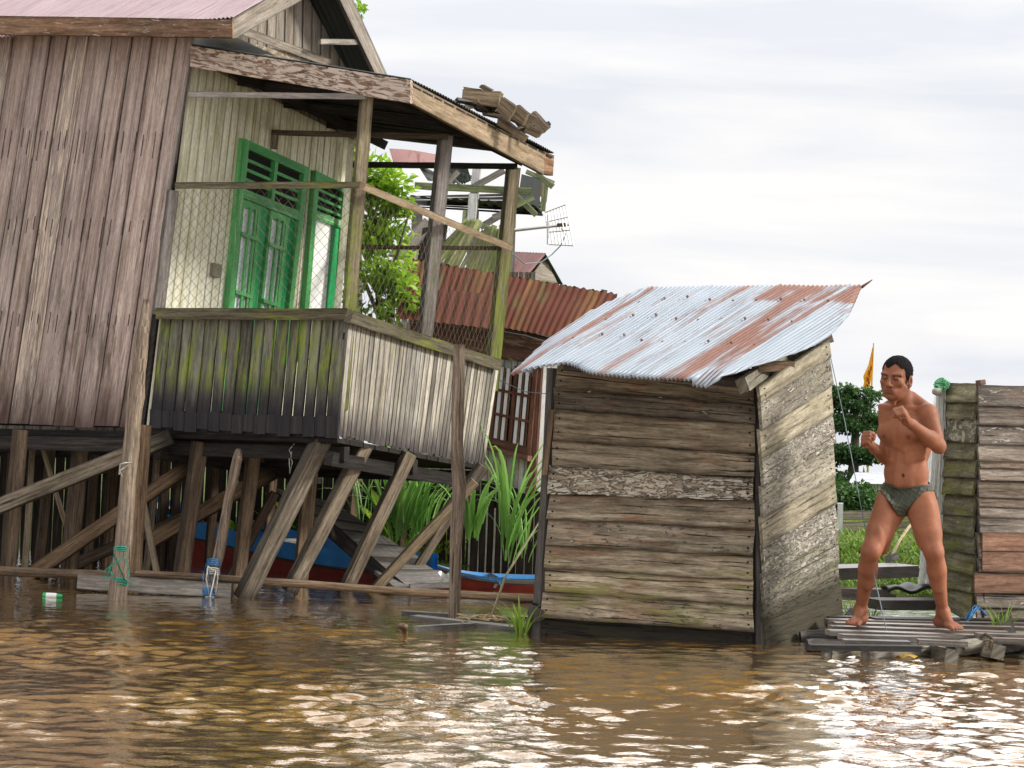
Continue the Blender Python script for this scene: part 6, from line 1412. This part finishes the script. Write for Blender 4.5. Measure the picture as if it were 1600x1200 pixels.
    cols[:, 0] = np.maximum.reduce([face * g_(u - (.0165 - np.abs(la - .038) * .16 + .001), .0055) * ((la > .014) & (la < .056)) * .85,
                                    face * g_(u + .002 - .05 * (la - .03), .004) * ((la > .016) & (la < .047)) * .95, face * g_(u + .0465, .0028) * g_(la - .009, .005) * .8,
                                    face * g_(u + .0685, .0026) * (la < .023) * .75, (f > .03) * g_(u + .058, .007) * (la < .03) * .18, (f > .02) * (u < -.085) * .12 * (la < .05) * (f > 0)])
    cols[:, 1] = face * np.maximum(g_(u + .063, .005) * (la < .022), g_(u + .0745, .0055) * (la < .019)) * .8
    for sg in (1, -1):
        npos = loc(CH, BC, .095, sg * .072, .012); r = np.linalg.norm(V_ - npos, axis=1)
        cols[:, 1] = np.maximum(cols[:, 1], g_(r, .014)); cols[:, 0] = np.maximum(cols[:, 0], .6 * g_(r, .011))
    nv = loc(BL, BH, .09, 0.003, -.018); cols[:, 0] = np.maximum(cols[:, 0], .65 * g_(np.linalg.norm(V_ - nv, axis=1), .01))
    for kn in (KL, KR): cols[:, 1] = np.maximum(cols[:, 1], .35 * g_(np.linalg.norm(V_ - kn - BH[0] * .05, axis=1), .045))
    cols[:, 1] = np.maximum(cols[:, 1], .3 * (V_[:, 2] < zf + .05))
    cols[:, 2] = np.clip((u > -.14) * (np.abs(q).max(1) < .2) * .9, 0, 1)
    for (s_, e_) in ((EL, CLh), (ER, CRh), (SL, EL)):
        ab = e_ - s_; t = np.clip(((V_ - s_) @ ab) / (ab @ ab), 0, 1); r = np.linalg.norm(V_ - s_ - t[:, None] * ab, axis=1); cols[:, 2] = np.maximum(cols[:, 2], np.clip((.085 - r) * 30, 0, 1) * .7)
    body = fmesh('body', V_, F, 'skin', man, cols)
    # hair: shell over the skull
    Hf = Field(HC - .16, HC + .16, .0034); sl, P = Hf.box(Hf.lo, Hf.lo + Hf.n * Hf.vx)
    qq = (P - HC) @ HD.T; f, l, u = qq[..., 0], qq[..., 1], qq[..., 2]
    rr = np.array([.102, .0785, .086]); c0 = np.array([-.016, 0, .038]); k0 = np.linalg.norm((qq - c0) / rr, axis=-1); k1 = np.linalg.norm((qq - c0) / rr ** 2, axis=-1); d = k0 * (k0 - 1) / np.maximum(k1, 1e-6)
    az = np.arctan2(l, f + .016)
    nz_ = .002 * np.sin(f * 260 + l * 90 + u * 60) * np.sin(l * 240 - u * 150 + 1) + .0022 * np.sin(f * 620 + 2) * np.sin(l * 660 + u * 300)
    hl = .068 - .0 * az + .012 * np.sin(az * 7) * (np.abs(az) < .8)                               # hairline height at the front
    side = np.clip((np.abs(az) - .75) / .35, 0, 1); back = np.clip((np.abs(az) - 1.75) / .5, 0, 1)
    line = hl * (1 - side) + (.012 * (1 - back) + -.062 * back) * side
    line = np.where((np.abs(az) > .95) & (np.abs(az) < 1.35), line - .018, line)
    cut = (line - u) * .8
    Hf.D = np.maximum(d + nz_ - .001, cut).astype(np.float32)
    V2, F2 = surfnet(Hf.D, Hf.lo, Hf.vx); fmesh('hair', V2, F2, 'hair', man)
    # briefs: offset skin between waist line and leg openings
    lo2 = J(1365, 738, -.3); hi2 = J(1470, 815, .25); lo2, hi2 = np.minimum(lo2, hi2), np.maximum(lo2, hi2)
    i0 = np.maximum(0, ((lo2 - X.lo) / X.vx).astype(int)); i1 = np.minimum(X.n, ((hi2 - X.lo) / X.vx).astype(int) + 1)
    Ds = D0[i0[0]:i1[0], i0[1]:i1[1], i0[2]:i1[2]]; l0 = X.lo + i0 * X.vx
    g = np.stack(np.meshgrid(*[l0[k] + X.vx * np.arange(Ds.shape[k]) for k in range(3)], indexing='ij'), -1)
    qb = (g - P0) @ BH.T; f, l, u = qb[..., 0], qb[..., 1], qb[..., 2]; la = np.abs(l)
    wr = .0022 * np.sin(l * 150 + u * 90) * np.sin(u * 170 + f * 60) + .0012 * np.sin(l * 330 - u * 120)
    bulge = np.exp(-((l / .05) ** 2 + ((u + .055) / .05) ** 2)) * (f > 0) * .026
    top = u - (.06 - .024 * np.exp(-(l / .08) ** 2) * (f > 0) + .012 * (f < 0))
    front = np.clip(f / .05, 0, 1)
    lego = (-.122 + np.clip(la - .012, 0, 1) * 1.02) * front + (-.11 + np.clip(la - .03, 0, 1) * .62) * (1 - front)
    lego = np.where(f > 0, -.118 + .15 * np.clip((la - .016) / .115, 0, 1) ** .72, lego); lego = np.minimum(lego, .024)
    Db = np.maximum.reduce([Ds - .0055 - wr - bulge, top, lego - u]); Db = np.pad(Db, 1, constant_values=1.0)
    V3, F3 = surfnet(Db.astype(np.float32), l0 - X.vx, X.vx); br = fmesh('briefs', V3, F3, 'briefs', man)
    hem = np.maximum.reduce([Ds - .0085, top - .001, .009 + -top * 1.0 - .0165 + .0]); 
    band = np.maximum.reduce([Ds - .0078, top - .0012, -top - .011]); band = np.pad(band, 1, constant_values=1.0)
    V4, F4 = surfnet(band.astype(np.float32), l0 - X.vx, X.vx); fmesh('waistband', V4, F4, 'briefs', br)
person()
bpy.context.view_layer.update()
